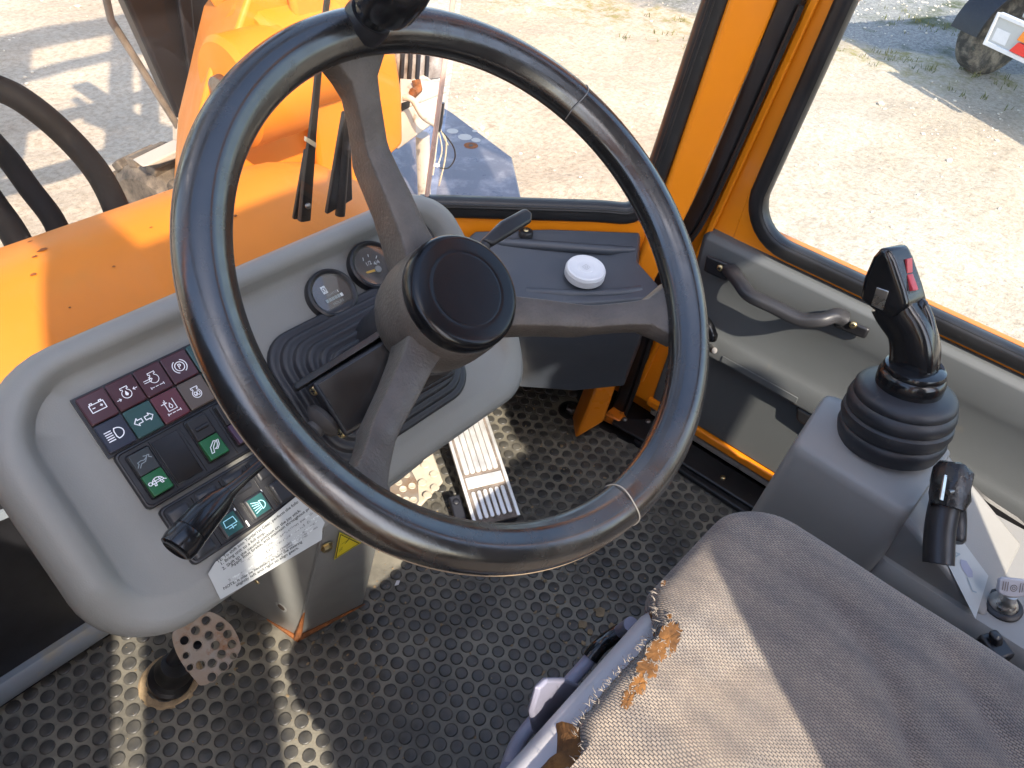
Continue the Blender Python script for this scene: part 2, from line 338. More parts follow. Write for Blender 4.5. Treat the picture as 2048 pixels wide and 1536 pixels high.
# ================================================================== SETTING: yard
GZ = -1.35
def ground_material():
    m = bpy.data.materials.new('sandy_gravel'); m.use_nodes = True; t = m.node_tree; L = t.links.new
    b = t.nodes['Principled BSDF']; b.inputs['Roughness'].default_value = 0.95; b.inputs['Specular IOR Level'].default_value = 0.15
    tc = t.nodes.new('ShaderNodeTexCoord'); src = tc.outputs['Object']
    def nz(scale, det=8, rough=0.62):
        n = t.nodes.new('ShaderNodeTexNoise'); n.inputs['Scale'].default_value = scale; n.inputs['Detail'].default_value = det
        n.inputs['Roughness'].default_value = rough; L(src, n.inputs['Vector']); return n.outputs['Fac']
    def ramp(f, p0, c0, p1, c1):
        r = t.nodes.new('ShaderNodeValToRGB'); e = r.color_ramp.elements
        e[0].position = p0; e[0].color = (*c0, 1); e[1].position = p1; e[1].color = (*c1, 1); L(f, r.inputs['Fac']); return r.outputs['Color']
    def mix(f, a, c, mode='MIX'):
        x = t.nodes.new('ShaderNodeMix'); x.data_type = 'RGBA'; x.blend_type = mode
        if isinstance(f, float): x.inputs[0].default_value = f
        else: L(f, x.inputs[0])
        L(a, x.inputs[6])
        if isinstance(c, tuple): x.inputs[7].default_value = (*c, 1)
        else: L(c, x.inputs[7])
        return x.outputs[2]
    def mrange(f, a, c, d=0.0, e=1.0):
        r = t.nodes.new('ShaderNodeMapRange'); r.inputs[1].default_value = a; r.inputs[2].default_value = c
        r.inputs[3].default_value = d; r.inputs[4].default_value = e; L(f, r.inputs[0]); return r.outputs[0]
    base = ramp(nz(0.7), 0.35, (0.41, 0.35, 0.275), 0.7, (0.53, 0.475, 0.39))
    fine = ramp(nz(26, 10, 0.75), 0.38, (0.60, 0.57, 0.52), 0.56, (1, 1, 1))
    base = mix(0.75, base, fine, 'MULTIPLY')
    spots = mrange(nz(3.2, 10, 0.7), 0.62, 0.72)
    base = mix(spots, base, (0.27, 0.22, 0.165))
    # far right corner: darker grey ground with weeds, set off from the sand by a ragged line
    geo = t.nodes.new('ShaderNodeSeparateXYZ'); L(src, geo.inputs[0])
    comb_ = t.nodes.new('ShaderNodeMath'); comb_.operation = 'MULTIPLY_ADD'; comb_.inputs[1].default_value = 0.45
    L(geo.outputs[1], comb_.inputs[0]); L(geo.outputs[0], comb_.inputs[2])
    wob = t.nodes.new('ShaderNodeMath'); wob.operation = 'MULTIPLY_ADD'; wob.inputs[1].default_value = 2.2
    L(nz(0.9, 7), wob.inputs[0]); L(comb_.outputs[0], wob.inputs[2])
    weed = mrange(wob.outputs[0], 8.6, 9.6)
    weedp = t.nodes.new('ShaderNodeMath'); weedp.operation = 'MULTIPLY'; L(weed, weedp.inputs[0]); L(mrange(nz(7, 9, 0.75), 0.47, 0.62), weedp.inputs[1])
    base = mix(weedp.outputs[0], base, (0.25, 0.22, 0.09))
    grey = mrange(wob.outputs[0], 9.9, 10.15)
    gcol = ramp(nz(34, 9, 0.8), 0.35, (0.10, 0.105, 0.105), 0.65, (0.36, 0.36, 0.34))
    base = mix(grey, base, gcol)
    dark_blot = t.nodes.new('ShaderNodeMath'); dark_blot.operation = 'MULTIPLY'; L(grey, dark_blot.inputs[0]); L(mrange(nz(1.6, 8), 0.52, 0.66), dark_blot.inputs[1])
    base = mix(dark_blot.outputs[0], base, (0.06, 0.075, 0.03))  # dark green-brown blotches over the grey part
    L(base, b.inputs['Base Color'])
    bp = t.nodes.new('ShaderNodeBump'); bp.inputs['Strength'].default_value = 0.9; bp.inputs['Distance'].default_value = 0.03
    s = t.nodes.new('ShaderNodeMath'); s.operation = 'MULTIPLY_ADD'; s.inputs[1].default_value = 0.35
    L(nz(60, 8, 0.7), s.inputs[0]); L(nz(9, 9, 0.7), s.inputs[2]); L(s.outputs[0], bp.inputs['Height']); L(bp.outputs[0], b.inputs['Normal'])
    return m
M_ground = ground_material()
def build_ground():
    xs = np.concatenate([[-200, -60, -20, -8, -3], np.arange(-1.5, 14.01, 0.07), [16, 20, 30, 60, 200]])
    ys = np.concatenate([[-200, -60, -20, -8], np.arange(-3.5, 10.01, 0.07), [12, 16, 30, 60, 200]])
    V = []
    for y in ys:
        for x in xs:
            near = -2 < x < 14.5 and -4 < y < 10.5
            z = GZ
            if near:
                p = Vector((x, y, 0))
                z += 0.035*noise.noise(p*1.3)+0.018*noise.noise(p*4.1)+0.010*abs(noise.noise(p*9.0))
            V.append((x, y, z))
    nx = len(xs); F = []
    for j in range(len(ys)-1):
        for i in range(nx-1): F.append((j*nx+i, j*nx+i+1, (j+1)*nx+i+1, (j+1)*nx+i))
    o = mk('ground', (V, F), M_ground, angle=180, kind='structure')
    return o
build_ground()
M_stone = mat('gravel_stone', (0.42, 0.37, 0.30), 0.9, col2=(0.62, 0.58, 0.50), vscale=3, bump=0.4, bscale=60)
def build_stones():
    ico = bmesh.new(); bmesh.ops.create_icosphere(ico, subdivisions=1, radius=1.0)
    iv = np.array([v.co[:] for v in ico.verts]); iff = [tuple(v.index for v in f.verts) for f in ico.faces]; ico.free()
    V, F = [], []; rnd = random.Random(3); cl = [(rnd.uniform(1, 10), rnd.uniform(-2, 8)) for _ in range(34)]
    for k in range(3600):
        if k % 3:
            c = rnd.choice(cl); x, y = c[0]+rnd.gauss(0, 0.5), c[1]+rnd.gauss(0, 0.35)
        else: x, y = rnd.uniform(0.8, 12), rnd.uniform(-2.5, 9)
        s = 0.004+0.012*rnd.random()**2.5+(0.02 if rnd.random() < 0.012 else 0)
        sc = np.array([rnd.uniform(0.7, 1.4), rnd.uniform(0.7, 1.4), rnd.uniform(0.5, 0.9)])*s
        p = Vector((x, y, 0)); z = GZ+0.035*noise.noise(p*1.3)+0.018*noise.noise(p*4.1)+0.010*abs(noise.noise(p*9.0))
        n = len(V); jit = 1+np.array([[rnd.uniform(-.22, .22)] for _ in iv])
        V += list(iv*jit*sc+np.array([x, y, z+s*0.25])); F += [tuple(i+n for i in f) for f in iff]
    o = mk('gravel', (V, F), M_stone, smooth=False, kind='stuff'); o['label'] = 'loose pale pebbles scattered over the sandy yard'; o['category'] = 'gravel'
build_stones()
def build_weeds():
    V, F = [], []; rnd = random.Random(9)
    for k in range(900):
        x, y = rnd.uniform(5.5, 12.5), rnd.uniform(-1.5, 4.5)
        d = x+0.45*y+2.2*0.5
        if not (8.7 < d < 12) or noise.noise(Vector((x*1.3, y*1.3, 3))) < 0.02: continue
        for b_ in range(7):
            a = rnd.uniform(0, 6.28); h = rnd.uniform(0.02, 0.06); l = rnd.uniform(0.01, 0.04)
            bx, by = x+rnd.gauss(0, .03), y+rnd.gauss(0, .03)
            n = len(V); s = A((-math.sin(a), math.cos(a), 0))*0.004; bp = A((bx, by, GZ-0.01)); tip = bp+A((math.cos(a)*l, math.sin(a)*l, h+0.01))
            V += [bp-s, bp+s, (bp+tip)/2+s*0.8+A((0, 0, h*0.15)), (bp+tip)/2-s*0.8+A((0, 0, h*0.15)), tip]
            F += [(n, n+1, n+2, n+3), (n+3, n+2, n+4)]
    o = mk('weeds', (V, F), mat('weed_leaf', (0.16, 0.15, 0.04), 0.8, col2=(0.06, 0.085, 0.02), vscale=2), smooth=False, kind='stuff')
    o['label'] = 'sparse dry weeds where the sand meets darker grey ground'; o['category'] = 'weeds'
build_weeds()

# ================================================================== trailer at the far right corner
def build_trailer():
    def g(px, py, h): return onz(px, py, GZ+h)
    base = g(2010, 120, 0.0)
    t = thing('parked_trailer', 'parked grey trailer tail with rear light board and black tyre', 'trailer', base)
    # light board faces the camera's side; corners read at ~0.55 m above ground
    p0 = g(1972, 84, 0.55); p1 = g(2075, 132, 0.55)
    d = nrm(p1-p0); zz = A((0, 0, 1)); nn = nrm(np.cross(d, zz));
    if nn @ (CAMPOS-p0) < 0: nn = -nn
    ln = np.linalg.norm(p1-p0)*1.25
    fr = Fr(p0, d, nn); fr.v = zz
    hb = 0.20
    mk('light_board', prism([fr(0, 0, 0), fr(ln, 0, 0), fr(ln, hb, 0), fr(0, hb, 0)], -nn*0.03), M_trailer, t, bevel=0.004)
    mk('board_rim', comb(prism([fr(-.012, -.02, .012), fr(ln, -.02, .012), fr(ln, .012, .012), fr(-.012, .012, .012)], -nn*0.05),
                        prism([fr(-.012, -.02, .014), fr(.012, -.02, .014), fr(.012, hb+.02, .014), fr(-.012, hb+.02, .014)], -nn*0.05),
                        prism([fr(-.012, hb-.008, .012), fr(ln, hb-.008, .012), fr(ln, hb+.02, .012), fr(-.012, hb+.02, .012)], -nn*0.05)), M_white, t, bevel=0.003)
    mk('number_plate', prism([fr(.04, .03, .004), fr(.17, .03, .004), fr(.17, .12, .004), fr(.04, .12, .004)], -nn*0.004), M_white, t)
    mk('red_light', prism([fr(.24, .02, .03), fr(ln, .02, .03), fr(ln, .095, .03), fr(.28, .095, .03)], -nn*0.03), M_redlens, t, bevel=0.004)
    mk('amber_light', prism([fr(.26, .105, .03), fr(ln, .105, .03), fr(ln, .175, .03), fr(.28, .175, .03)], -nn*0.03), M_amber, t, bevel=0.004)
    # tyre behind the board
    tc_ = g(1975, 60, 0.33)
    ax = nrm(A((d[1], -d[0], 0))); ax = A(d)
    w_ = mk('tyre', lathe(tc_-ax*0.02, ax, [(0.17, 0), (0.25, -0.01), (0.31, 0.0), (0.34, 0.03), (0.345, 0.11), (0.34, 0.19), (0.31, 0.22), (0.25, 0.23), (0.17, 0.22)], 40), M_tyre, t)
    mk('rim', lathe(tc_-ax*0.015, ax, [(0.165, 0.0), (0.15, 0.02), (0.05, 0.03), (0.05, 0.0)], 24), M_trailer, w_)
    mg = [tc_+ax*s+A((0, 0, 0)) for s in (0,)]
    mk('mudguard', loft([[tc_+ax*s+(-nn*math.cos(a)+zz*math.sin(a))*0.43 for a in np.linspace(0.1, math.pi-0.1, 14)] for s in (-0.04, 0.26)]+
                        [[tc_+ax*s+(-nn*math.cos(a)+zz*math.sin(a))*0.40 for a in np.linspace(0.1, math.pi-0.1, 14)] for s in (0.26, -0.04)], False, False, closed=False, loop=True), M_darksteel, t)
    # chassis and box body run on beyond the frame
    mk('chassis', box(p0+d*1.2-nn*1.5+zz*0.28, d*1.05, nn*1.45, zz*0.05), M_trailer, t, bevel=0.01)
    mk('body', box(p0+d*1.25-nn*1.6+zz*0.95, d*1.15, nn*1.5, zz*0.55), M_trailer, t, bevel=0.02)
    mk('strut', box(p0+d*0.27-nn*0.05+zz*0.30, d*0.03, nn*0.03, zz*0.14), M_white, t, bevel=0.004)
build_trailer()

# ================================================================== machine front outside the glass
def build_hood():
    t = thing('front_hood', 'smooth orange rounded front cover outside the windscreen behind the dashboard', 'hood', (-0.1, 0.64, 0.0))
    cy_, cz_, r = 0.64, 0.255, 0.222
    prof = [(max(.485, y_), z_) for y_, z_ in [(cy_-r*0.95, -0.3), (cy_-r, 0.1)]+[(cy_-r*math.cos(a), cz_+r*math.sin(a)) for a in np.linspace(0.05, math.pi-0.05, 26)]]+[(cy_+r, 0.1), (cy_+r*0.95, -0.3)]
    rings = []
    for x, s in ((-1.1, 1), (-0.5, 1), (0.0, 1), (0.2, 1), (0.27, 0.985), (0.33, 0.95), (0.38, 0.88), (0.42, 0.78), (0.44, 0.6)):
        rings.append([(x, cy_+(y-cy_)*s, cz_-0.3+(z-cz_+0.3)*s) for y, z in prof])
    mk('cover', loft(rings, True, True, closed=False), M_orange_out, t, angle=60)
    rnd = random.Random(5)
    for px, py, s in ((85, 500, 11), (70, 513, 7), (68, 549, 7), (140, 615, 3), (228, 533, 4), (302, 455, 4), (60, 483, 6), (470, 432, 5), (330, 385, 3)):
        # chips of missing paint sit on the cover's skin
        r_ = ray(px, py); tt = 0.4
        for _ in range(4000):
            q = CAMPOS+r_*tt
            if (q[1]-cy_)**2+(q[2]-cz_)**2 < (r+0.0006)**2: break
            tt += 0.0005
        else: continue
        nn = nrm((0, q[1]-cy_, q[2]-cz_)); fr = Fr(q, (1, 0, 0), nn); k = s*0.00042
        mk('paint_chip', prism([fr(k*math.cos(a)*rnd.uniform(.6, 1.2)*1.4, k*math.sin(a)*rnd.uniform(.5, 1.0), 0.0002) for a in np.linspace(0, 6.28, 9)[:-1]], nn*0.0003), M_rust, t, smooth=False)
build_hood()

def build_boom():
    t = thing('loader_boom', 'orange loader boom tower rising in front of the windscreen', 'loader boom', (0.5, 1.1, -0.3))
    def Y(px, py, y=1.0): return ony(px, py, y)
    poly = [Y(470, 60), Y(420, 135), Y(406, 190), Y(385, 280), Y(360, 380), Y(350, 520), Y(720, 520), Y(738, 410), Y(756, 335), Y(806, 290), Y(804, 190), Y(790, 100), Y(770, 20), Y(700, -90), Y(520, -90)]
    mk('tower', prism(poly, (0.17, 0.30, 0)), M_orange_out, t, bevel=0.012, segs=3)
    # raised web and rib down the rear face
    mk('web', prism([Y(560, -60, .995), Y(640, -60, .995), Y(690, 200, .995), Y(700, 430, .995), Y(640, 430, .995), Y(610, 200, .995)], (0, -0.022, 0)), M_orange_out, t, bevel=0.009, segs=3)
    mk('rib', prism([Y(716, 60, .997), Y(728, 60, .997), Y(745, 330, .997), Y(733, 330, .997)], (0, -0.012, 0)), M_orange_out, t, bevel=0.004)
    # pivot bosses at the left edge
    c1 = Y(492, 178, .97); c2 = Y(560, 125, 1.03)
    mk('pivot_boss', lathe(c1-A((0.03, 0, 0)), (1, 0, 0), [(0.055, -0.012), (0.088, -0.010), (0.098, 0.0), (0.098, 0.11), (0.09, 0.12)], 40), M_orange_out, t)
    mk('pivot_boss', lathe(c2-A((0.05, 0, -0.01)), (1, 0, 0), [(0.06, -0.012), (0.095, -0.010), (0.105, 0.0), (0.105, 0.16), (0.09, 0.17)], 40), M_orange_out, t)
    mk('pivot_pin', lathe(c1-A((0.045, 0, 0)), (1, 0, 0), [(0.02, -0.012), (0.034, -0.01), (0.036, 0.0), (0.036, 0.02)], 24), M_steel, t)
    # the lift arm climbs forward and up above the picture; its carriage grid is assumed, cut to shadow the ground
    a0, a1, a2 = A((0.55, 1.12, 0.62)), A((0.42, 1.9, 1.35)), A((0.30, 2.7, 1.25))
    mk('lift_arm', tube(smoothpath([a0, a1, a2], 8), [0.11]*17, 8, flat=(0.7, 1.4), upv=(0, 0, 1)) if False else comb(box((a0+a1)/2, nrm((1, 0, 0))*0.06, (a1-a0)/2*1.05, A((0, -0.1, 0.1))), box((a1+a2)/2, A((0.058, 0, 0)), (a2-a1)/2*1.05, A((0, 0.01, 0.12)))), M_orange_out, t, bevel=0.01)
    car = []
    xs_ = [-1.1, -.75, -.35, -.22, .42, .58, 1.05, 1.16, 1.4]; zs_ = [.45, .62, 1.22, 1.36, 2.05, 2.2, 2.6, 3.0]
    open_ = {(1, 1), (3, 1), (3, 3), (5, 3), (1, 3), (5, 1), (3, 5), (6, 3)}
    for i in range(8):
        for j in range(7):
            if (i, j) in open_: continue
            car.append(abox(xs_[i], xs_[i+1]+.001, 2.67+.001*j, 2.73, zs_[j], zs_[j+1]+.001))
    mk('shadow_grid', comb(*car), M_darksteel, t)
    for x in (-0.15, 0.75):
        mk('fork', comb(abox(x-0.06, x+0.06, 2.745, 2.79, 0.66, 1.6), abox(x-0.06, x+0.06, 2.75, 3.75, 0.62, 0.665)), M_darksteel, t, bevel=0.006)
    mk('hydraulic_cylinder', comb(tube([(0.2, 1.2, 0.75), (0.15, 2.2, 1.55)], 0.055, 18), tube([(0.15, 2.2, 1.55), (0.12, 2.62, 1.62)], 0.03, 14)), M_darksteel, t)
build_boom()

def build_guard():
    y = 1.55
    def Y(px, py, yy=y): return ony(px, py, yy)
    t = thing('cylinder_guard', 'tapered charcoal steel guard with thin metal edge left of the boom', 'guard', Y(375, 290))
    mk('plate', prism([Y(222, -60), Y(420, -60), Y(452, 120), Y(420, 200), Y(384, 290), Y(366, 262)], (0.02, 0.10, 0)), M_darksteel, t, bevel=0.012)
    mk('fold', prism([Y(340, -60, y-.002), Y(372, -60, y-.002), Y(398, 240, y-.002), Y(386, 240, y-.002)], (0, -0.02, 0)), M_darksteel, t, bevel=0.006)
    mk('edge_strip', tube([Y(200, -60, y-.02), Y(222, 40, y-.02), Y(368, 272, y-.02)], 0.0085, 10), mat('strip_worn', (0.16, 0.145, 0.13), 0.5, var=0.3, vscale=20), t)
    mk('end_clamp', box(Y(372, 268, y-.03), (0.022, 0, 0), (0, 0.03, 0), (0.008, 0, 0.035)), M_bracket, t, bevel=0.006)
build_guard()

def hose(pts, r, label):
    base = pts[0]
    o = mk('hydraulic_hose', tube(smoothpath(pts, 8), r, 16), M_hose, None, base=base, label=label, cat='hose', group='black hydraulic hoses left of the hood')
    return o
hose([ony(-520, 330, 1.2), ony(-300, 175, 1.2), ony(-120, 150, 1.19), ony(0, 178, 1.16), ony(75, 222, 1.12), ony(150, 290, 1.08), ony(205, 360, 1.0), ony(240, 440, 0.93), ony(250, 520, 0.9)], 0.0215, 'thick black hydraulic hose curving over the hood, uppermost of three')
hose([ony(-460, 350, 1.15), ony(-260, 210, 1.15), ony(-90, 225, 1.15), ony(0, 300, 1.12), ony(60, 378, 1.06), ony(112, 450, 1.0), ony(140, 540, 0.95)], 0.0185, 'black hydraulic hose running down to the hood, middle of three')
hose([ony(-420, 420, 1.1), ony(-220, 300, 1.1), ony(-70, 350, 1.1), ony(0, 428, 1.05), ony(40, 490, 1.0), ony(70, 560, 0.95)], 0.022, 'black hydraulic hose at the left picture edge, lowest of three')

def build_front_tyre():
    c = ony(345, 420, 1.42); t = thing('front_tyre', 'grooved black tyre top just above the orange hood', 'tyre', c-A((0, 0, 0.5)))  # a tyre top only, no axle is modelled
    ax = nrm((1, 0.25, 0))
    mk('tyre', lathe(c-ax*0.07, ax, [(0.06, 0), (0.11, 0.0), (0.135, 0.02), (0.14, 0.12), (0.13, 0.17), (0.09, 0.19)], 40), M_tyre, t)
    for k in range(14):
        a = k*2*math.pi/14; u, v = perp(ax); d = u*math.cos(a)+v*math.sin(a); s = np.cross(ax, d)
        mk('tread_block', box(c+ax*0.0+d*0.142, ax*0.055, s*0.016, d*0.012), M_tyre, t, bevel=0.004)
    mk('fender_strip', prism([ony(285, 335, 1.33), ony(372, 292, 1.33), ony(380, 310, 1.33), ony(318, 330, 1.33)], (0, 0.05, 0)), M_trailer, t, bevel=0.004)
build_front_tyre()

def build_mudguard():
    z = -0.12
    def Z(px, py, zz=z): return onz(px, py, zz)
    t = thing('front_mudguard', 'flat blue-grey steel mudguard plate with a bolt hole', 'mudguard', Z(960, 360))
    poly = [Z(780, 255), Z(880, 210), Z(905, 225), Z(1024, 314), Z(1047, 415), Z(1052, 470), Z(820, 470), Z(770, 400)]
    mk('plate', prism(poly, (0, 0, -0.02)), M_mudguard, t, bevel=0.005)
    c = Z(942, 291, z+.0005)
    mk('bolt_hole', lathe(c, (0, 0, 1), [(0.012, 0), (0.0, 0.0006)], 6, True, False), M_black, t)
    mk('rust_ring', lathe(c, (0, 0, 1), [(0.024, 0), (0.0, 0.0003)], 18, True, False), M_rust, t)
    for px, py, s in ((905, 262, .02), (930, 274, .024), (952, 280, .016), (950, 262, .01)):
        mk('worn_spot', lathe(Z(px, py, z+.0004), (0, 0, 1), [(s, 0), (0.0, 0.0002)], 18, True, False), M_trailer, t)
    # lamp bracket standing on it
    b = thing('lamp_bracket', 'dirty grey lamp bracket with smoky lamp beside the boom', 'bracket', Z(840, 330))
    y = 1.13
    def Y(px, py, yy=y): return ony(px, py, yy)
    mk('box_section', prism([Y(800, 222), Y(893, 185), Y(890, 232), Y(795, 302)], (0.02, 0.16, 0.03)), M_bracket, b, bevel=0.006)
    mk('top_plate', prism([Y(800, 165, 1.2), Y(882, 172, 1.2), Y(893, 186, y), Y(802, 222, y)], (0, 0, 0.012)), M_bracket, b, bevel=0.003)
    mk('lamp_glass', prism([Y(790, 95, 1.22), Y(890, 105, 1.22), Y(884, 160, 1.22), Y(800, 170, 1.22)], (0.02, 0.08, 0)), mat('smoked_lens', (0.16, 0.12, 0.10), 0.25, col2=(0.40, 0.36, 0.33), vscale=30, detail=9), b, bevel=0.01)
    mk('lamp_rib', comb(*[tube([Y(x, 98, 1.215), Y(x-4, 165, 1.215)], 0.006, 6) for x in (806, 822, 838, 856)]), M_darksteel, b)
    mk('support_leg', tube([Y(845, 270, 1.22), Y(850, 330, 1.24)+A((0, 0, -.25))], .02, 10), M_bracket, b)
    mk('slot', prism([Y(803, 206, y-.002), Y(820, 200, y-.002), Y(818, 214, y-.002), Y(803, 222, y-.002)], (0, -0.002, 0)), M_black, b)
    mk('bent_tab', tube([Y(832, 160, 1.16), Y(836, 178, 1.15), Y(826, 186, 1.14)], 0.012, 8), M_rust, b)
    mk('cable', tube(smoothpath([Y(806, 195, 1.1), Y(825, 200, 1.08), Y(845, 232, 1.07), Y(868, 248, 1.07)], 6), 0.0075, 10), M_bracket, b)
    # wiring loom hanging at the glass joint
    w = thing('wiring_loom', 'thin pale and black wires hanging by the glass joint', 'wires', Y(870, 380, .95))
    yy = 0.9
    mk('sleeve', tube([Y(884, 205, yy), Y(880, 245, yy), Y(876, 262, yy)], 0.006, 8), M_black, w)
    for pts, mm in (([(878, 258), (892, 280), (890, 320), (878, 372)], M_wire), ([(879, 258), (905, 290), (910, 315), (898, 335), (880, 336)], M_black),
                    ([(877, 258), (872, 300), (866, 350)], M_wire), ([(880, 256), (888, 275), (896, 290)], M_wire), ([(876, 258), (884, 300), (874, 335)], M_wire)):
        mk('wire', tube(smoothpath([Y(x, y_, yy) for x, y_ in pts], 6), 0.0017, 6), mm, w)
    mk('connector', box(Y(870, 330, yy), (0.012, 0, -0.004), (0, 0.003, 0), (0.001, 0, 0.003)), M_white, w)
build_mudguard()

def build_wipers():
    y = 0.462
    def Y(px, py, yy=y): return ony(px, py, yy)
    t = thing('windscreen_wiper', 'tall black wiper arm, left of two, on the windscreen', 'wiper', Y(608, 430))
    mk('arm', tube([Y(662, -60), Y(640, 110), Y(625, 262), Y(616, 345), Y(608, 440)], [.0035, .004, .0052, .0075, .0085], 10, flat=(1.0, 0.6), upv=(0, 1, 0)), M_black, t)
    mk('blade', prism([Y(612, 300, y+.012), Y(628, 300, y+.012), Y(606, 440, y+.012), Y(588, 440, y+.012)], (0, 0.006, 0)), M_rubber, t, bevel=.002)
    mk('clip', prism([Y(613, 274, y-.008), Y(633, 286, y-.008), Y(632, 296, y-.008), Y(612, 283, y-.008)], (0, 0.004, 0)), M_wire, t)
    screw(Y(617, 412, y-.01), (0, -1, 0.2), 0.004, M_steel, t, 'nut', False)
    t2 = thing('windscreen_wiper', 'short black wiper blade, right of two, behind the steering wheel spoke', 'wiper', Y(680, 410))
    mk('blade', prism([Y(690, 225), Y(702, 225), Y(706, 400), Y(655, 430), Y(682, 270)], (0, 0.008, 0)), M_black, t2, bevel=.002)
    mk('arm', tube([Y(700, 120), Y(696, 230), Y(688, 330), Y(680, 430)], [.003, .0045, .006, .007], 10), M_black, t2)
build_wipers()

# ================================================================== cab shell
FN = nrm((0.7, 0.714, 0)); FP = A((0.37, 0.395, 0.47)); FS = A((0.714, -0.70, 0.0))   # right front corner facet
def onf(px, py, d=0.0): return onp(px, py, FP+FN*d, FN)
def fac(s, z, d=0.0): return A((FP[0], FP[1], 0))+FS*s+A((0, 0, z))+FN*d
def fs(p): return (A(p)-FP) @ FS

fl = mk('floor', abox(-0.66, 0.70, -0.95, 0.72, -0.06, -0.004), M_black, kind='structure')

def build_mat():
    t = thing('floor_mat', 'dusty black rubber floor mat covered in round studs', 'floor mat', (0.1, 0.1, 0))
    poly = [(-0.62, 0.453), (0.20, 0.453), (0.20, 0.62), (0.40, 0.62), (0.655, 0.36), (0.585, 0.245), (0.60, 0.13), (0.64, 0.06), (0.655, -0.10), (0.64, -0.8), (-0.62, -0.8)]
    # fine sheet with gentle waviness
    mk('sheet', prism([(x, y, -0.0035) for x, y in poly], (0, 0, 0.0035)), M_mat, t, smooth=False)
    p = 0.0235; a = math.radians(-54.6); e1 = A((math.cos(a), math.sin(a)))*p; e2 = A((math.cos(a+math.pi/3), math.sin(a+math.pi/3)))*p
    prof = [(0.0094, -0.0005), (0.0091, 0.0013), (0.0084, 0.0020), (0.0072, 0.00235)]
    def coin_vf(c, s=1.0, n=14):
        V, F = [], []
        for r, h in prof: V += [(c[0]+r*s*math.cos(2*math.pi*i/n), c[1]+r*s*math.sin(2*math.pi*i/n), h) for i in range(n)]
        for k in range(len(prof)-1):
            for i in range(n): F.append((k*n+i, k*n+(i+1) % n, (k+1)*n+(i+1) % n, (k+1)*n+i))
        F.append(tuple(range((len(prof)-1)*n, len(prof)*n))); return V, F
    def inside(x, y):
        c = False; n = len(poly)
        for i in range(n):
            x1, y1 = poly[i]; x2, y2 = poly[(i+1) % n]
            if (y1 > y) != (y2 > y) and x < (x2-x1)*(y-y1)/(y2-y1)+x1: c = not c
        return c
    pts = []
    rnd = random.Random(11)
    for i in range(-60, 60):
        for j in range(-60, 60):
            q = A((0.1, 0.1))+e1*i+e2*j
            if not inside(*q) or q[1] < -0.45: continue
            if math.hypot(q[0]-.585, q[1]-.285) < .03: continue
            if -0.085 < q[0] < 0.12 and 0.255 < q[1] < 0.45: continue
            q = q+A((rnd.uniform(-.0006, .0006), rnd.uniform(-.0006, .0006)))
            px, py, z = pix((q[0], q[1], 0))
            vis = -20 < px < 2068 and -20 < py < 1556
            # studs under the seat or under the dash do not show
            if px > 1300 and py > 1060: vis = False
            if py < 1230-0.53*(px-290) and px < 900: vis = False
            pts.append((not vis, z, q))
    pts.sort(key=lambda k: (k[0], k[1]))
    V, F = coin_vf((0, 0)); me = bpy.data.meshes.new('stud'); me.from_pydata(V, [], F)
    for f in me.polygons: f.use_smooth = True
    me.set_sharp_from_angle(angle=math.radians(60)); me.materials.append(M_coin)
    for _, _, q in pts[:300]:
        o = bpy.data.objects.new('stud', me); COL.objects.link(o); o.parent = t
        o.location = Vector((q[0]-0.1, q[1]-0.1, 0)); o.rotation_euler = (0, 0, rnd.uniform(0, 6)); s = rnd.uniform(0.96, 1.03); o.scale = (s, s, rnd.uniform(0.75, 1.1))
    rest = comb(*[coin_vf(q, 1.0, 10) for _, _, q in pts[300:]]) if len(pts) > 300 else None
    if rest: mk('farther_studs', rest, M_coin, t, kind='stuff', angle=60)
    # bits of dry dirt on the mat
    ico = bmesh.new(); bmesh.ops.create_icosphere(ico, subdivisions=1, radius=1.0)
    iv = np.array([v.co[:] for v in ico.verts]); iff = [tuple(v.index for v in f.verts) for f in ico.faces]; ico.free()
    VV, FF = [], []
    for k in range(900):
        c = rnd.choice([(0.27, 0.02, .05), (-0.02, 0.22, .06), (0.1, 0.08, .16), (0.5, 0.2, .08), (-.2, .3, .1), (0.2, 0.25, .1)])
        x, y = rnd.gauss(c[0], c[2]), rnd.gauss(c[1], c[2])
        if not inside(x, y): continue
        s = 0.0006+0.0022*rnd.random()**4; n = len(VV)
        VV += list(iv*A((s*rnd.uniform(.7, 1.6), s*rnd.uniform(.7, 1.6), s*0.5))*(1+np.array([[rnd.uniform(-.3, .3)] for _ in iv]))+A((x, y, rnd.choice((0.0004, 0.0026))))); FF += [tuple(i+n for i in f) for f in iff]
    mk('dirt_crumbs', (VV, FF), mat('dry_dirt', (0.26, 0.19, 0.11), 0.95, var=0.25, vscale=80), t, smooth=False, kind='stuff')
    # larger clods of mud by the seat
    for px, py, s in ((1200, 1225, .011), (1165, 1250, .008), (1225, 1255, .007), (1180, 1265, .006)):
        c = onz(px, py, 0.001); n = 12
        mk('mud_clod', prism([c+A((s*rnd.uniform(.5, 1.1)*math.cos(i*6.283/n), s*rnd.uniform(.5, 1.1)*math.sin(i*6.283/n), 0)) for i in range(n)], (0, 0, 0.003)), MATS['dry_dirt'], t, smooth=False)
    # a small white scrap
    c = onz(795, 1167, 0.003)
    mk('white_scrap', prism([c+A(q) for q in ((-.006, 0, 0), (0, -.003, 0), (.006, .001, 0), (.002, .004, .001))], (0, 0, 0.001)), M_white, t, smooth=False)
    # drain hole with plug
    c = A((0.585, 0.285, 0.0))
    mk('drain_hole', lathe(c, (0, 0, 1), [(0.027, 0.0006), (0.024, 0.002), (0.02, 0.0008), (0.0, 0.0007)], 24, False, False), M_rubber, t)
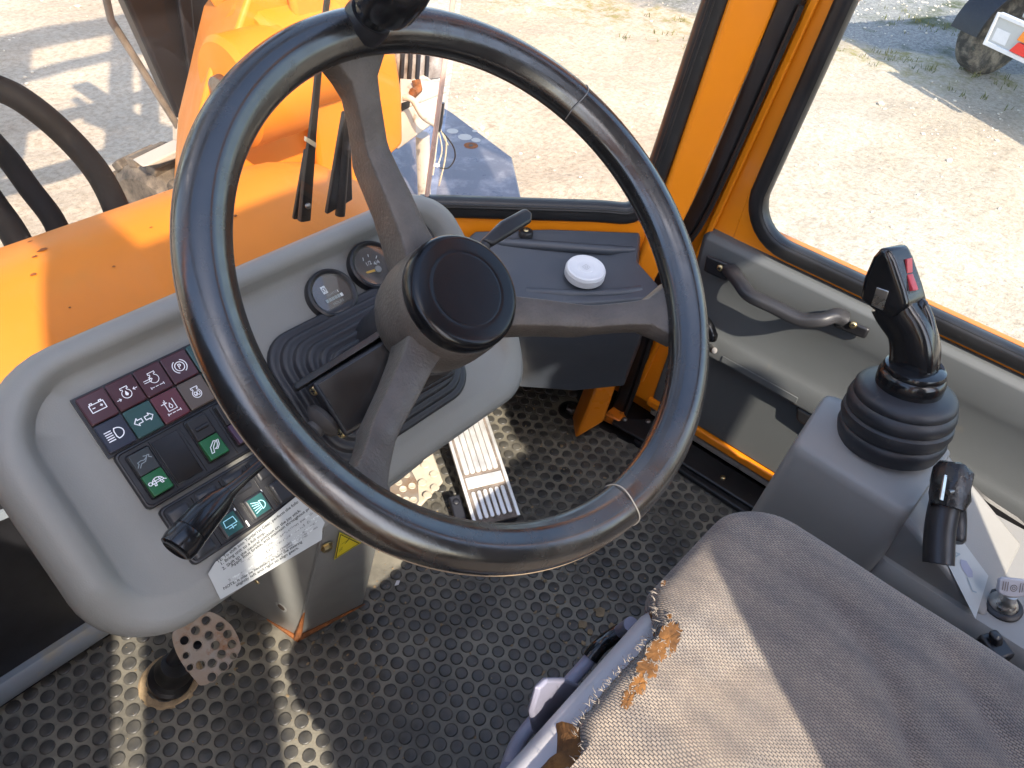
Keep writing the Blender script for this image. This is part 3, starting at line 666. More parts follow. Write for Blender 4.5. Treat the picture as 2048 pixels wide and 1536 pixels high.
    mk('drain_plug', lathe(c, (0, 0, 1), [(0.013, 0.0), (0.013, 0.008), (0.009, 0.011), (0.0, 0.012)], 6), M_steel, t, smooth=False)
build_mat()

M_headliner = mat('headliner', (0.30, 0.30, 0.31), 0.8)
def build_cab():
    t = thing('cab_frame', 'orange cab frame with corner pillar, black rubber seals and sill', 'cab', (0.55, 0.25, 0))
    # right corner pillar: faces read on the facet plane, top runs out of the picture
    def pil(l, r, z0, z1, n=1): return None
    pts = [((1150, 880), (1208, 845)), ((1222, 705), (1262, 690)), ((1270, 540), (1312, 560)), ((1325, 400), (1390, 400)), ((1460, 0), (1560, 0))]
    ringsA = []
    for (a, b) in pts:
        pa, pb = onf(*a, -0.004), onf(*b, -0.004); ringsA.append([pa, pb, pb+FN*0.07, pa+FN*0.06])
    top = [p+(p-q)*2.6 for p, q in zip(ringsA[-1], ringsA[-2])]; ringsA.append(top)
    # feet straight on the floor
    mk('corner_pillar', loft(ringsA), M_orange, t, bevel=0.006, segs=3)
    # return flange of the pillar towards the door (darker orange edge)
    fl_ = []
    for (b, w_) in (((1208, 845), .014), ((1262, 690), .014), ((1312, 560), .014), ((1390, 400), .014), ((1560, 0), .014)):
        p = onf(*b, 0.0); fl_.append([p+FS*0.001, p+FS*(w_), p+FS*w_+FN*0.06, p+FS*0.001+FN*0.06])
    fl_.append([p+(p-q)*2.6 for p, q in zip(fl_[-1], fl_[-2])])
    # wall under the corner pane
    s0, s1 = fs(onf(860, 430)), fs(onf(1275, 470))
    mk('corner_wall', prism([fac(s0-.02, .395, .008), fac(s1+.03, .395, .008), fac(s1+.02, .463, .008), fac(s0-.02, .463, .008)], FN*0.03), M_orange, t)
    mk('footwell_wall', prism([fac(s0-.14, -.004, .17), fac(s1+.16, -.004, .17), fac(s1+.16, .28, .17), fac(s0-.14, .28, .17)], FN*0.02), M_black, t)
    mk('footwell_shelf', prism([fac(s0-.03, .39, .040), fac(s1+.06, .39, .040), fac(s1+.14, .28, .185), fac(s0-.10, .28, .185)], (0, 0, -.012)), M_black, t)
    # front wall and its sill rail
    mk('front_wall', abox(-0.66, 0.335, 0.455, 0.475, -0.004, 0.40), M_black, t)
    mk('front_sill', tube([(-0.66, 0.449, 0.035), (0.1, 0.449, 0.035)], 0.016, 10, flat=(0.010, 0.020), upv=(0, 0, 1)), M_paleblue, t)
    mk('windscreen_rail', abox(-0.66, 0.335, 0.425, 0.475, 0.40, 0.43), M_black, t, bevel=0.004)
    # cab door opening seal: vertical rubber along the pillar
    sp = [(.648, .214, .02), (.648, .205, .12), (.648, .190, .369)]+[onx(1410, 400, .648), onx(1585, 0, .648)]
    sp.append(sp[-1]+(sp[-1]-sp[-2])*2.6)
    mk('door_seal', tube(smoothpath(sp, 4), [0.0165]*21, 12, flat=(0.9, 0.95), upv=(1, 0, 0)), M_rubber, t)
    mk('door_seal_lip', tube(smoothpath([A(p)+A((-.012, -.018, 0)) for p in sp[:-1]], 4), 0.004, 8), M_rubber, t)
    # sill under the door
    mk('door_sill', prism([(.600, .150, .001), (.665, .150, .001), (.665, -.80, .001), (.600, -.80, .001)], (0, 0, 0.012)), M_black, t, bevel=0.004)
    sill = [onz(1225, 835, .016), onz(1262, 812, .016), (.690, -.8, .016), (.625, -.8, .016)]
    mk('sill_cover', prism([(.598, .200, .014), (.612, .206, .014), (.668, .150, .014), (.672, -.80, .014), (.628, -.80, .014), (.610, .08, .014)], (0, 0, 0.006)), M_rubber, t, bevel=0.003)
    for px, py in ((1250, 838), (1296, 842), (1446, 955)):
        screw(onz(px, py, .0215), (0, 0, 1), 0.005, M_steel if px != 1446 else M_zinc, t, 'rivet', False)
    mk('sill_edge', prism([(.672, .165, .02), (.682, .165, .02), (.682, -.80, .02), (.672, -.80, .02)], (0, 0, 0.012)), M_bracket, t, bevel=0.003)
    # rusty patch of floor edge by the pillar foot
    mk('rusty_foot', prism([onz(1205, 842, .003), onz(1225, 825, .003), onz(1252, 838, .003), onz(1235, 856, .003)], (0, 0, 0.02)), M_orange_old, t, bevel=0.003)
    mk('data_label', prism([ony(-30, 975, .4545), ony(24, 958, .4545), ony(28, 985, .4545), ony(-30, 1006, .4545)], (0, -.0006, 0)), M_label, t, smooth=False)
    mk('upper_strip', prism([ony(-60, 1040, .4540), ony(46, 1004, .4540), ony(40, 1020, .4540), ony(-60, 1062, .4540)], (0, -.004, 0)), M_paleblue, t, smooth=False)
    # roof, rear and left posts, plus panels added for their shade (out of the picture; they shade the cab)
    mk('roof', comb(abox(-0.70, 0.72, -0.98, -0.60, 1.66, 1.74), abox(-0.70, -0.64, -0.601, 0.46, 1.665, 1.735), abox(0.62, 0.72, -0.601, 0.46, 1.665, 1.735), abox(-0.581, 0.601, 0.36, 0.461, 1.667, 1.733)), M_headliner, t)
    mk('rear_post', abox(0.58, 0.68, -0.96, -0.86, 0, 1.66), M_orange, t, bevel=0.01)
    mk('rear_post', abox(-0.68, -0.60, -0.97, -0.90, 0, 1.66), M_orange, t, bevel=0.01)
    mk('rear_wall', abox(-0.58, 0.58, -0.95, -0.91, 0, 0.62), M_black, t)
    mk('dash_shade_panel', abox(-0.695, -0.665, -0.84, -0.56, 1.20, 1.62), M_orange, t, bevel=0.006)  # added blocker that keeps sun off the dash
    mk('floor_shade_panel', abox(-0.69, -0.67, -0.34, 0.40, 0.0, 1.0), M_black, t)  # added blocker that keeps the left floor in shade
    mk('rear_shade_strip', abox(-0.58, 0.58, -0.95, -0.92, 1.50, 1.66), M_headliner, t)  # added strip that cuts the sun on the lower dash
    mk('left_post', abox(-0.70, -0.66, -0.77, -0.466, 0, 1.66), M_orange, t, bevel=0.01)
    mk('left_front_post', abox(-0.70, -0.62, 0.40, 0.47, 0, 1.66), M_orange, t, bevel=0.01)
    return t
CAB = build_cab()

def build_panes():
    # corner pane and its seal
    t = thing('corner_window', 'angled corner windscreen pane with thick black rubber seal', 'window', fac(0.1, 0.45))
    zb = 0.474
    s0 = fs(onf(840, 425)); path = [fac(s0, zb-.001, .012), fac(fs(onf(1000, 426)), zb, .012), fac(fs(onf(1190, 432)), zb+.001, .012)]
    path += [onf(1262, 424, .012), onf(1296, 385, .012), onf(1322, 320, .012), onf(1430, 0, .012)]
    path.append(path[-1]+(path[-1]-path[-2])*2.4)
    sp = smoothpath(path, 5)
    mk('seal', tube(sp, [1.0]*len(sp), 16, flat=(0.0155, 0.012), upv=FN), M_rubber, t)
    # raised beads of the seal
    for off, r in ((0.0105, 0.0028), (0.0135, 0.0022)):
        bead = []
        for i, p in enumerate(sp):
            tn = nrm(sp[min(i+1, len(sp)-1)]-sp[max(i-1, 0)]); sd_ = np.cross(tn, FN); bead.append(p-FN*0.0115+sd_*(off-0.004))
        mk('seal_bead', tube(bead, r, 8), M_rubber, t)
    sl = fs(onf(868, 300))
    mk('pane', prism([fac(sl, .46, .016), fac(fs(onf(1300, 440)), .46, .016), path[-1]+FN*0.004, fac(sl+.09, path[-1][2], .016)], FN*0.004), M_glass, t, smooth=False)
    e0, e1 = onf(858, 362, .014), onf(909, -20, .014)
    mk('glass_joint', tube([e0-(e1-e0)*.2, e0, e1, e1+(e1-e0)*2], 0.0035, 8), M_glassedge, t)
    w_ = thing('windscreen', 'front windscreen pane beyond the dashboard', 'windscreen', (-0.15, 0.45, 0.43))
    mk('pane', abox(-0.66, 0.335, 0.448, 0.453, 0.43, 1.64), M_glass, w_, smooth=False)
build_panes()

def build_door():
    t = thing('cab_door', 'right cab door with orange frame, black window seal and grey trim', 'door', (0.66, -0.1, 0.05))
    # frame sheet with a rounded window opening (y, z)
    k = 8
    def win(off):
        # opening reads from the photo; front edge leans back a little
        z0, z1 = .478, 1.45; yf0, yf1, yb = .078, -.02, -.82
        r = .055
        out = []
        def add(y, z): out.append((y, z))
        lean = (yf1-yf0)/(z1-z0)
        cs = [(yf0-r+lean*r, z0+r, 270, 360), (yf1-r, z1-r, 0, 90), (yb+r, z1-r, 90, 180), (yb+r, z0+r, 180, 270)]
        for cy_, cz_, a0, a1 in cs:
            for i in range(k+1):
                a = math.radians(a0+(a1-a0)*i/k); add(cy_+(r+off)*math.cos(a), cz_+(r+off)*math.sin(a))
        return out
    def outer():
        c = [(.208, .05), (-.06, 1.62), (-.90, 1.62), (-.90, .05)]; out = []
        wi = win(0)
        for ci, (y, z) in enumerate(c):
            for i in range(k+1): out.append((y, z))
        return out
    # build the frame as separate closed pieces: front strip, lower rail
    def yf(z): return .163-.146*(z-.49)
    strip = [(.662, yf(.05)-.002, .05), (.662, yf(1.62), 1.62), (.662, yf(1.62)-.061, 1.62), (.662, .066+.012, .60), (.662, .098, .52), (.662, .100, .05)]
    inner = win(.010); rings = []
    ring_in = [(.662, y, z) for y, z in inner]; o2 = []
    for (y, z) in inner:
        cy_, cz_ = -.37, .96
        if z < .70 and y > -.70 and (y < .02 or z < .50): q = (y, .40)
        else: q = (y, z)
        o2.append(q)
    mk('front_stile', prism(strip, (.035, 0, 0)), M_orange, t, bevel=0.004, segs=3)
    mk('stile_fold', prism([(.658, yf(.10)-.024, .10), (.658, yf(1.6)-.024, 1.6), (.658, yf(1.6)-.034, 1.6), (.658, yf(.10)-.034, .10)], (-.006, 0, 0)), M_orange, t, bevel=0.002)
    mk('gusset', prism([(.661, .105, .44), (.661, .100, .56), (.661, .082, .53), (.661, .060, .470), (.661, -.02, .452), (.661, -.02, .44)], (.02, 0, 0)), M_orange, t, bevel=0.003)
    mk('lower_rail', abox(.6605, .69, -.90, .02, .40, .4635), M_orange, t, bevel=0.002)
    mk('upper_rail', abox(.662, .69, -.90, -.02, 1.45, 1.62), M_orange, t, bevel=0.004)
    mk('rear_stile', abox(.662, .69, -.90, -.82, .46, 1.45), M_orange, t, bevel=0.004)
    # lower hinge-side post (sunlit orange) and bottom rail
    mk('hinge_post', prism([(.672, .196, .06), (.672, .196, .30), (.672, .168, .30), (.672, .162, .06)], (.03, 0, 0)), M_orange, t, bevel=0.004)
    mk('bottom_rail', abox(.654, .70, -.90, .17, .052, .0705), M_orange, t, bevel=0.004)
    mk('outer_skin', abox(.702, .712, -.90, .30, -.05, .46), M_orange, t)
    # window seal
    loop = [(.660, y, z) for y, z in win(.011)]
    mk('window_seal', tube(loop, [1.0]*len(loop), 14, closed=True, flat=(0.0125, 0.013), upv=(1, 0, 0)), M_rubber, t)
    loop = [(.652, y, z) for y, z in win(.002)]
    mk('seal_bead', tube(loop, 0.003, 8, closed=True), M_rubber, t)
    mk('window_pane', prism([(.668, y, z) for y, z in win(.006)], (.004, 0, 0)), M_glass2, t, smooth=False)
    # lower grey panel
    mk('lower_panel', prism([(.660, .162, .072), (.660, .150, .30), (.660, -.85, .30), (.660, -.85, .072)], (.012, 0, 0)), M_door, t, bevel=0.003)
    # upper moulded trim: profile (x, z) swept along y, with a shelf, a sloping pad and a lower lip
    prof = [(.675, .449), (.648, .447), (.640, .440), (.640, .395), (.642, .385), (.645, .372), (.645, .300), (.640, .288), (.636, .280), (.636, .246), (.640, .242), (.676, .242)]
    ys = [.150, .146, .136, .06, -.10, -.30, -.50, -.85]
    rings = []
    for i, y in enumerate(ys):
        f = (0.0, .5, 1, 1, 1, 1, 1, 1)[i]
        rings.append([(.676-(.676-x)*(.35+.65*f), y, .345+(z-.345)*(.90+.10*f) if y > .12 else z) for x, z in prof])
    mk('upper_trim', loft(rings), M_door, t, angle=28, bevel=0.004, segs=3)
    mk('trim_ridge', prism([(.6355, .05, .262), (.6355, -.085, .262), (.6355, -.085, .250), (.6355, .05, .250)], (-.0015, 0, 0)), M_door, t, bevel=0.001)
    # dark bin end below the trim
    mk('pocket_end', prism([(.640, -.085, .241), (.640, -.15, .241), (.640, -.17, .205), (.640, -.092, .215)], (.038, 0, 0)), M_black, t, bevel=0.006)
    mk('pull_strap', tube(smoothpath([onx(1905, 960, .62), onx(1960, 1010, .63), onx(2060, 1075, .64)], 5), [1.0]*11, 8, flat=(.018, .004), upv=(1, 0, 0)), M_black, t)
    # grab handle
    hx = .622
    h = thing_part = mk('grab_handle', tube(smoothpath([onx(1458, 538, .632), onx(1466, 546, .625), onx(1480, 565, .612), onx(1500, 590, .600), onx(1545, 612, .598), onx(1600, 638, .598), onx(1640, 640, .602), onx(1668, 632, .618), onx(1682, 634, .628), onx(1690, 638, .632)], 5),
                             [1.05]*8+[1.0]*30+[1.05]*8, 14, flat=(0.0085, 0.0105), upv=(1, 0, 0)), mat('handle_plastic', (0.030, 0.030, 0.033), 0.42, bump=0.1, bscale=500), t)
    for a, b, c, d_ in (((1416, 508), (1466, 528), (1456, 560), (1410, 540)), ((1672, 626), (1742, 656), (1732, 676), (1668, 650))):
        mk('mount_plate', prism([onx(*q, .634) for q in (a, b, c, d_)], (-.006, 0, 0)), M_black, h, bevel=0.003)
    for px, py in ((1440, 536), (1706, 650)): 
        screw(onx(px, py, .6265), (-1, 0, 0.15), 0.0052, M_zinc, h, 'screw')
    # latch knob and bolt
    k1 = onx(1415, 655, .60)
    mk('latch_knob', tube(smoothpath([onx(1395, 632, .605), onx(1412, 648, .60), onx(1421, 668, .60), onx(1420, 676, .60)], 5), [.007]*3+[.010]*8+[.011]*4+[.006], 14), M_blackgloss, t)
    b0 = onx(1420, 698, .628)
    mk('bolt', comb(tube([b0, b0+A((.014, .004, 0))], .0042, 12), tube([onx(1429, 701, .622), b0], .0052, 12)), M_steel, t)
    for px, py in ((1306, 818),): screw(onx(px, py, .659), (-1, 0, 0), 0.005, M_steel, t, 'rivet', False)
    for px, py in ((1640, 858),): pass
build_door()

def build_tank():
    t = thing('corner_console', 'slate plastic corner console below the corner window with white cap', 'console', (0.5, 0.22, 0.15))
    zt = .415
    def Z(px, py, z=zt): return onz(px, py, z)
    # outline of the deck (clockwise from above), lofted down to a smaller foot
    deck = [Z(900, 500), onf(945, 460, -.002), onf(1100, 456, -.002), onf(1283, 463, -.002), Z(1277, 520, zt+.012), Z(1322, 570), Z(1300, 596), Z(1180, 606), Z(1045, 606), Z(960, 612)]
    c = sum(deck)/len(deck)
    def ring(f, z, dy=(0, 0)): return [A((c[0]+(p[0]-c[0])*f, c[1]+(p[1]-c[1])*f, z+p[2]-zt)) for p in deck]
    low = [onz(905, 720, .20), onz(930, 560, .20), onz(1080, 560, .2), onz(1250, 600, .2), onz(1285, 640, .2), onz(1280, 690, .2), onz(1248, 772, .20), onz(1150, 782, .20), onz(1040, 774, .20), onz(1000, 752, .20)]
    mid = [a*0.45+b*0.55 for a, b in zip(low, ring(1.0, zt-.03))]
    rings = [low, [p+A((0, 0, .03)) for p in low], mid, ring(1.012, zt-.020), ring(1.0, zt-.008), ring(.965, zt)]
    mk('body', loft(rings), M_tank, t, angle=30, bevel=0.006, segs=3)
    # moulded ridge along the glass and a raised lip at the front
    mk('rear_ridge', tube(smoothpath([Z(985, 484, zt+.022), Z(1100, 492, zt+.022), Z(1200, 499, zt+.020), Z(1268, 500, zt+.018)], 4), [.004, .007, .008, .008]+[.008]*6+[.006]*3, 10), M_tank, t)
    mk('front_lip', tube(smoothpath([Z(1052, 584, zt-.001), Z(1140, 588, zt), Z(1230, 586, zt), Z(1280, 580, zt-.002)], 4), .007, 10), M_tank, t)
    mk('strap_slot', prism([onp(*q, onz(1150, 606, zt-.03), nrm((-.5, -.86, .0))) for q in ((1148, 662), (1158, 662), (1144, 722), (1134, 722))], nrm((-.5, -.86, 0))*.003), M_door, t, bevel=.001)
    # white ribbed cap
    cc = Z(1168, 552, zt+.013); ax = nrm((-.05, -.12, 1))
    cap = mk('filler_cap', lathe(cc, ax, [(.0270, 0), (.0282, .002), (.0282, .013), (.0270, .0160), (.0245, .0165), (.0238, .0160), (.0115, .0161), (.0110, .0166), (.0, .0166)], 56), M_white, t)
    u, v = perp(ax)
    mk('ribs', comb(*[box(cc+ax*.0075+(u*math.cos(a)+v*math.sin(a))*.0283, (u*math.cos(a)+v*math.sin(a))*.0006, (v*math.cos(a)-u*math.sin(a))*.0006, ax*.005) for a in np.linspace(0, 2*math.pi, 73)[:-1]]), M_white, cap, smooth=False)
    frc = Fr(cc+ax*.0167, u, ax)
    mk('embossed_mark', ribbons(frc, [[(-.004, -.004), (.004, -.004), (.004, .004), (-.004, .004), (-.004, -.004)], [(0, -.0025), (.0025, 0), (0, .0025), (-.0025, 0), (0, -.0025)]], .0006, .0002), M_trailer, cap, smooth=False)
    s = onf(1052, 464, -.012)
    g = mk('grommet', lathe(s-A((0, 0, .006)), (0, 0, 1), [(.0105, 0), (.0105, .006), (.009, .0085), (.006, .009), (.0, .009)], 24), M_rubber, t)
    screw(s+A((0, 0, .003)), (-.1, -.15, 1), .0042, M_zinc, g)
build_tank()

# ================================================================== steering wheel, column, dashboard
EL = math.radians(50.55); WN = A((0, -math.cos(EL), math.sin(EL))); WC = A((0, 0, 0.74))
WF = Fr(WC, (1, 0, 0), WN); D0 = WC-WN*0.2; DF = Fr(D0, (1, 0, 0), WN)

def build_wheel():
    t = thing('steering_wheel', 'large black three-spoke steering wheel with glossy hub cap', 'steering wheel', WC-WN*.07)
    Rm = .1885
    def prof(j, n):
        a = 2*math.pi*j/n; r = .0165*math.cos(a); h = .0160*math.sin(a)
        # flattened grip band on the upper inner side with a soft step
        if 1.75 < a < 2.75: r *= .93; h *= .93
        return r, h
    n = 36; K = 180
    rings = []
    for i in range(K):
        a = 2*math.pi*i/K
        wob = 1+.006*math.sin(a*20)*(1 if False else 0)
        rings.append([WF((Rm+prof(j, n)[0])*math.cos(a), (Rm+prof(j, n)[0])*math.sin(a), prof(j, n)[1]) for j in range(n)])
    rim = mk('rim', loft(rings, loop=True), M_wheel, t, angle=70)
    # split joints in the rim covering and the seam along its outer side
    for px, py in ((1148, 207), (1241, 1012)):
        u, v = WF.uv(px, py); a = math.atan2(v, u)
        pth = [WF((Rm+.0168*math.cos(b))*math.cos(a+.006*math.sin(3*b)), (Rm+.0168*math.cos(b))*math.sin(a+.006*math.sin(3*b)), .0163*math.sin(b)) for b in np.linspace(-.4, 3.4, 28)]
        mk('joint_crack', tube(pth, .0005, 6), mat('crack_pale', (0.16, 0.15, 0.14), 0.6), rim)
    mk('moulding_seam', tube([WF((Rm+.0165)*math.cos(a), (Rm+.0165)*math.sin(a), -.0005) for a in np.linspace(0, 2*math.pi, 181)[:-1]], .0006, 6, closed=True), mat('seam_brown', (0.20, 0.15, 0.10), 0.6), rim)
    # spokes: swept trapezoid from hub to rim, dipping below the rim plane
    for deg in (87, -33.5, -153.5):
        a = math.radians(deg); d = A((math.cos(a), math.sin(a))); s = A((-math.sin(a), math.cos(a)))
        st = [(0.02, -0.06, 0.0215, 0.03), (0.04, -0.058, 0.0152, 0.03), (0.06, -0.0545, 0.0124, 0.028), (0.085, -0.049, 0.0112, 0.025), (0.105, -0.0465, 0.0104, 0.024), (0.12, -0.044, 0.0099, 0.024), (0.126, -0.0415, 0.0098, 0.024), (0.135, -0.0345, 0.0096, 0.022), (0.15, -0.024, 0.0100, 0.02), (0.163, -0.015, 0.0112, 0.019), (0.172, -0.0085, 0.0185, 0.017), (0.18, -0.004, 0.0260, 0.014)]
        rg = []
        for r, h, wd, th_ in st:
            sec = [(-.95, -1.25), (-1.06, -1.1), (-1.06, -.6), (-1.03, -.10), (-.98, -.03), (-.90, 0), (0, .05), (.90, 0), (.98, -.03), (1.03, -.10), (1.06, -.6), (1.06, -1.1), (.95, -1.25)]
            rg.append([WF(*(d*r+s*wd*x), h+th_*y) for x, y in sec])
        mk('spoke', loft(rg), M_spoke, t, angle=45)
    hub = mk('hub', lathe(WC, WN, [(.030, -.16), (.030, -.115), (.041, -.108), (.0455, -.098), (.0475, -.085), (.0478, -.072), (.0472, -.060), (.0465, -.050), (.0455, -.046), (.0, -.046)], 64), M_spoke, t)
    cap = mk('hub_cap', lathe(WC, WN, [(.0445, -.047), (.0455, -.043), (.0453, -.0385), (.0448, -.0358), (.0436, -.0336), (.0418, -.0322), (.0400, -.0316), (.0385, -.0314), (.0320, -.0312), (.0290, -.0311), (.0288, -.03116), (.0286, -.0311), (.027, -.0311), (.015, -.0311), (.0, -.0312)], 72, True, False), M_cap, t, angle=60)
    # spinner knob on the rim
    a = math.radians(85.5); kc = WF(Rm*math.cos(a), Rm*math.sin(a), .012)
    kax = nrm(WN+WF.u*.10-WF.v*.02)
    k = mk('spinner_knob', lathe(kc, kax, [(.0125, -.006), (.0135, .004), (.0130, .014), (.0165, .017), (.0215, .020), (.0235, .026), (.0240, .040), (.0225, .052), (.016, .059), (.0, .061)], 40), M_blackgloss, t)
    mk('knob_clamp', lathe(kc, kax, [(.0155, -.012), (.0165, .0), (.0150, .007)], 28), M_black, k)
build_wheel()

def build_column():
    t = thing('steering_column', 'black steering column housing with bellows boot and rubber knob', 'steering column', DF(0, 0, 0))
    # bellows: stepped rounded-rectangle folds rising from the dashboard
    rings = []; M = 8
    u0, u1, v0, v1, r = -.098, .070, -.072, .056, .030
    steps = 6
    for k in range(steps):
        i = k*.0075; h = .002+k*.0062
        for dh, di in ((0, 0), (.0042, .0006), (.0060, .0022), (.0062, .0045), (.0058, .0070)):
            q = i+di
            rings.append([DF(u, v, h+dh) for u, v in rrect(u0+q, u1-q, v0+q, v1-q, max(.008, r-q*.5), M)])
    i = steps*.0075
    rings.append([DF(u, v, .030) for u, v in rrect(u0+i+.004, u1-i-.004, v0+i+.004, v1-i-.004, .010, M)])
    mk('bellows', loft(rings, True, True), M_boot, t, angle=50)
    mk('column_tube', lathe(D0, WN, [(.034, -.02), (.034, .06), (.031, .09)], 40), M_black, t)
    # stalk switch housing: flat-topped box left of the column, tilted up towards it
    ua = nrm(DF.u+DF.n*.34); na = nrm(DF.n-DF.u*.34)
    c0 = onp(626, 772, DF(0, 0, .070), WN)
    hf = Fr(c0, ua, na)       # u towards the column, v up the dash, n out of the plate
    hv = -.046
    body = [hf(0, .002, 0), hf(.100, .004, 0), hf(.100, hv-.004, 0), hf(0, hv, 0)]
    hs = mk('switch_housing', prism(body, -na*.045), M_black, t, bevel=.003, segs=3)
    mk('cover_plate', prism([hf(.003, -.001, .0012), hf(.098, .001, .0012), hf(.098, hv-.001, .0012), hf(.003, hv+.003, .0012)], na*.0016), M_blackgloss, hs, bevel=.0006)
    mk('upper_ridge', prism([hf(-.012, .004, -.004), hf(.105, .007, .004), hf(.105, .016, -.002), hf(.070, .012, -.006), hf(-.012, .010, -.012)], -na*.03), M_black, hs, bevel=.002)
    mk('fin', prism([hf(.072, .008, .002), hf(.100, .008, .002), hf(.104, .016, .014), hf(.094, .018, .016)], DF.v*.007), M_black, hs, bevel=.002)
    e = -ua
    for v in (-.003, hv+.004):
        screw(hf(-.0005, v, -.008), nrm(e+na*.8), .0042, M_zinc, hs)
    kc = hf(-.004, -.026, -.016); ka = nrm(e*1.0-DF.v*.25+na*.15)
    kb = mk('rubber_knob', lathe(kc, ka, [(.004, -.004), (.0145, -.001), (.0165, .003), (.0140, .0065), (.0075, .0095), (.0075, .013), (.0120, .017), (.0130, .022), (.0115, .028), (.007, .034), (.0, .036)], 40), mat('worn_rubber', (0.055, 0.050, 0.047), 0.55, var=0.15, vscale=40, bump=0.05, bscale=300), hs)
    # right-hand paddle lever
    pf = [onp(*q, WC-WN*.085, WN) for q in ((966, 478), (1004, 440), (1052, 414), (1067, 424), (1066, 442), (988, 490))]
    lv = mk('paddle_lever', prism(pf, -WN*.010), M_black, t, bevel=.003, segs=3)
    mk('lever_shaft', tube([WF(.01, -.01, -.11), pf[0]*.5+pf[5]*.5-WN*.005], .005, 12), M_black, t)
build_column()

def build_stalk():
    # left stalk lever reaching out past the rim
    c = WC-WN*.105
    p = [onp(x, y, c-WN*d, WN) for x, y, d in ((600, 862, .020), (525, 926, .012), (490, 956, .008), (455, 986, .005), (405, 1036, .002), (366, 1082, 0), (350, 1099, 0))]
    t = thing('stalk_lever', 'slim black stalk lever with fat end cap below the switches', 'lever', p[-1])
    mk('arm', tube(smoothpath(p[:4], 4), [.0038]*9+[.0042, .0046, .0052, .0058], 16), M_blackgloss, t)
    mk('grip', tube([p[3], p[3]*.6+p[4]*.4, p[4], p[5]*.6+p[4]*.4], [.0058, .0090, .0108, .0114], 24), M_blackgloss, t)
    ax = nrm(p[5]-p[4]); q = p[5]*.6+p[4]*.4
    mk('end_cap', lathe(q, ax, [(.0114, .0005), (.0118, .002), (.0120, .010), (.0112, .014), (.0090, .0150), (.0078, .0143), (.0, .0141)], 32), M_blackgloss, t)
build_stalk()

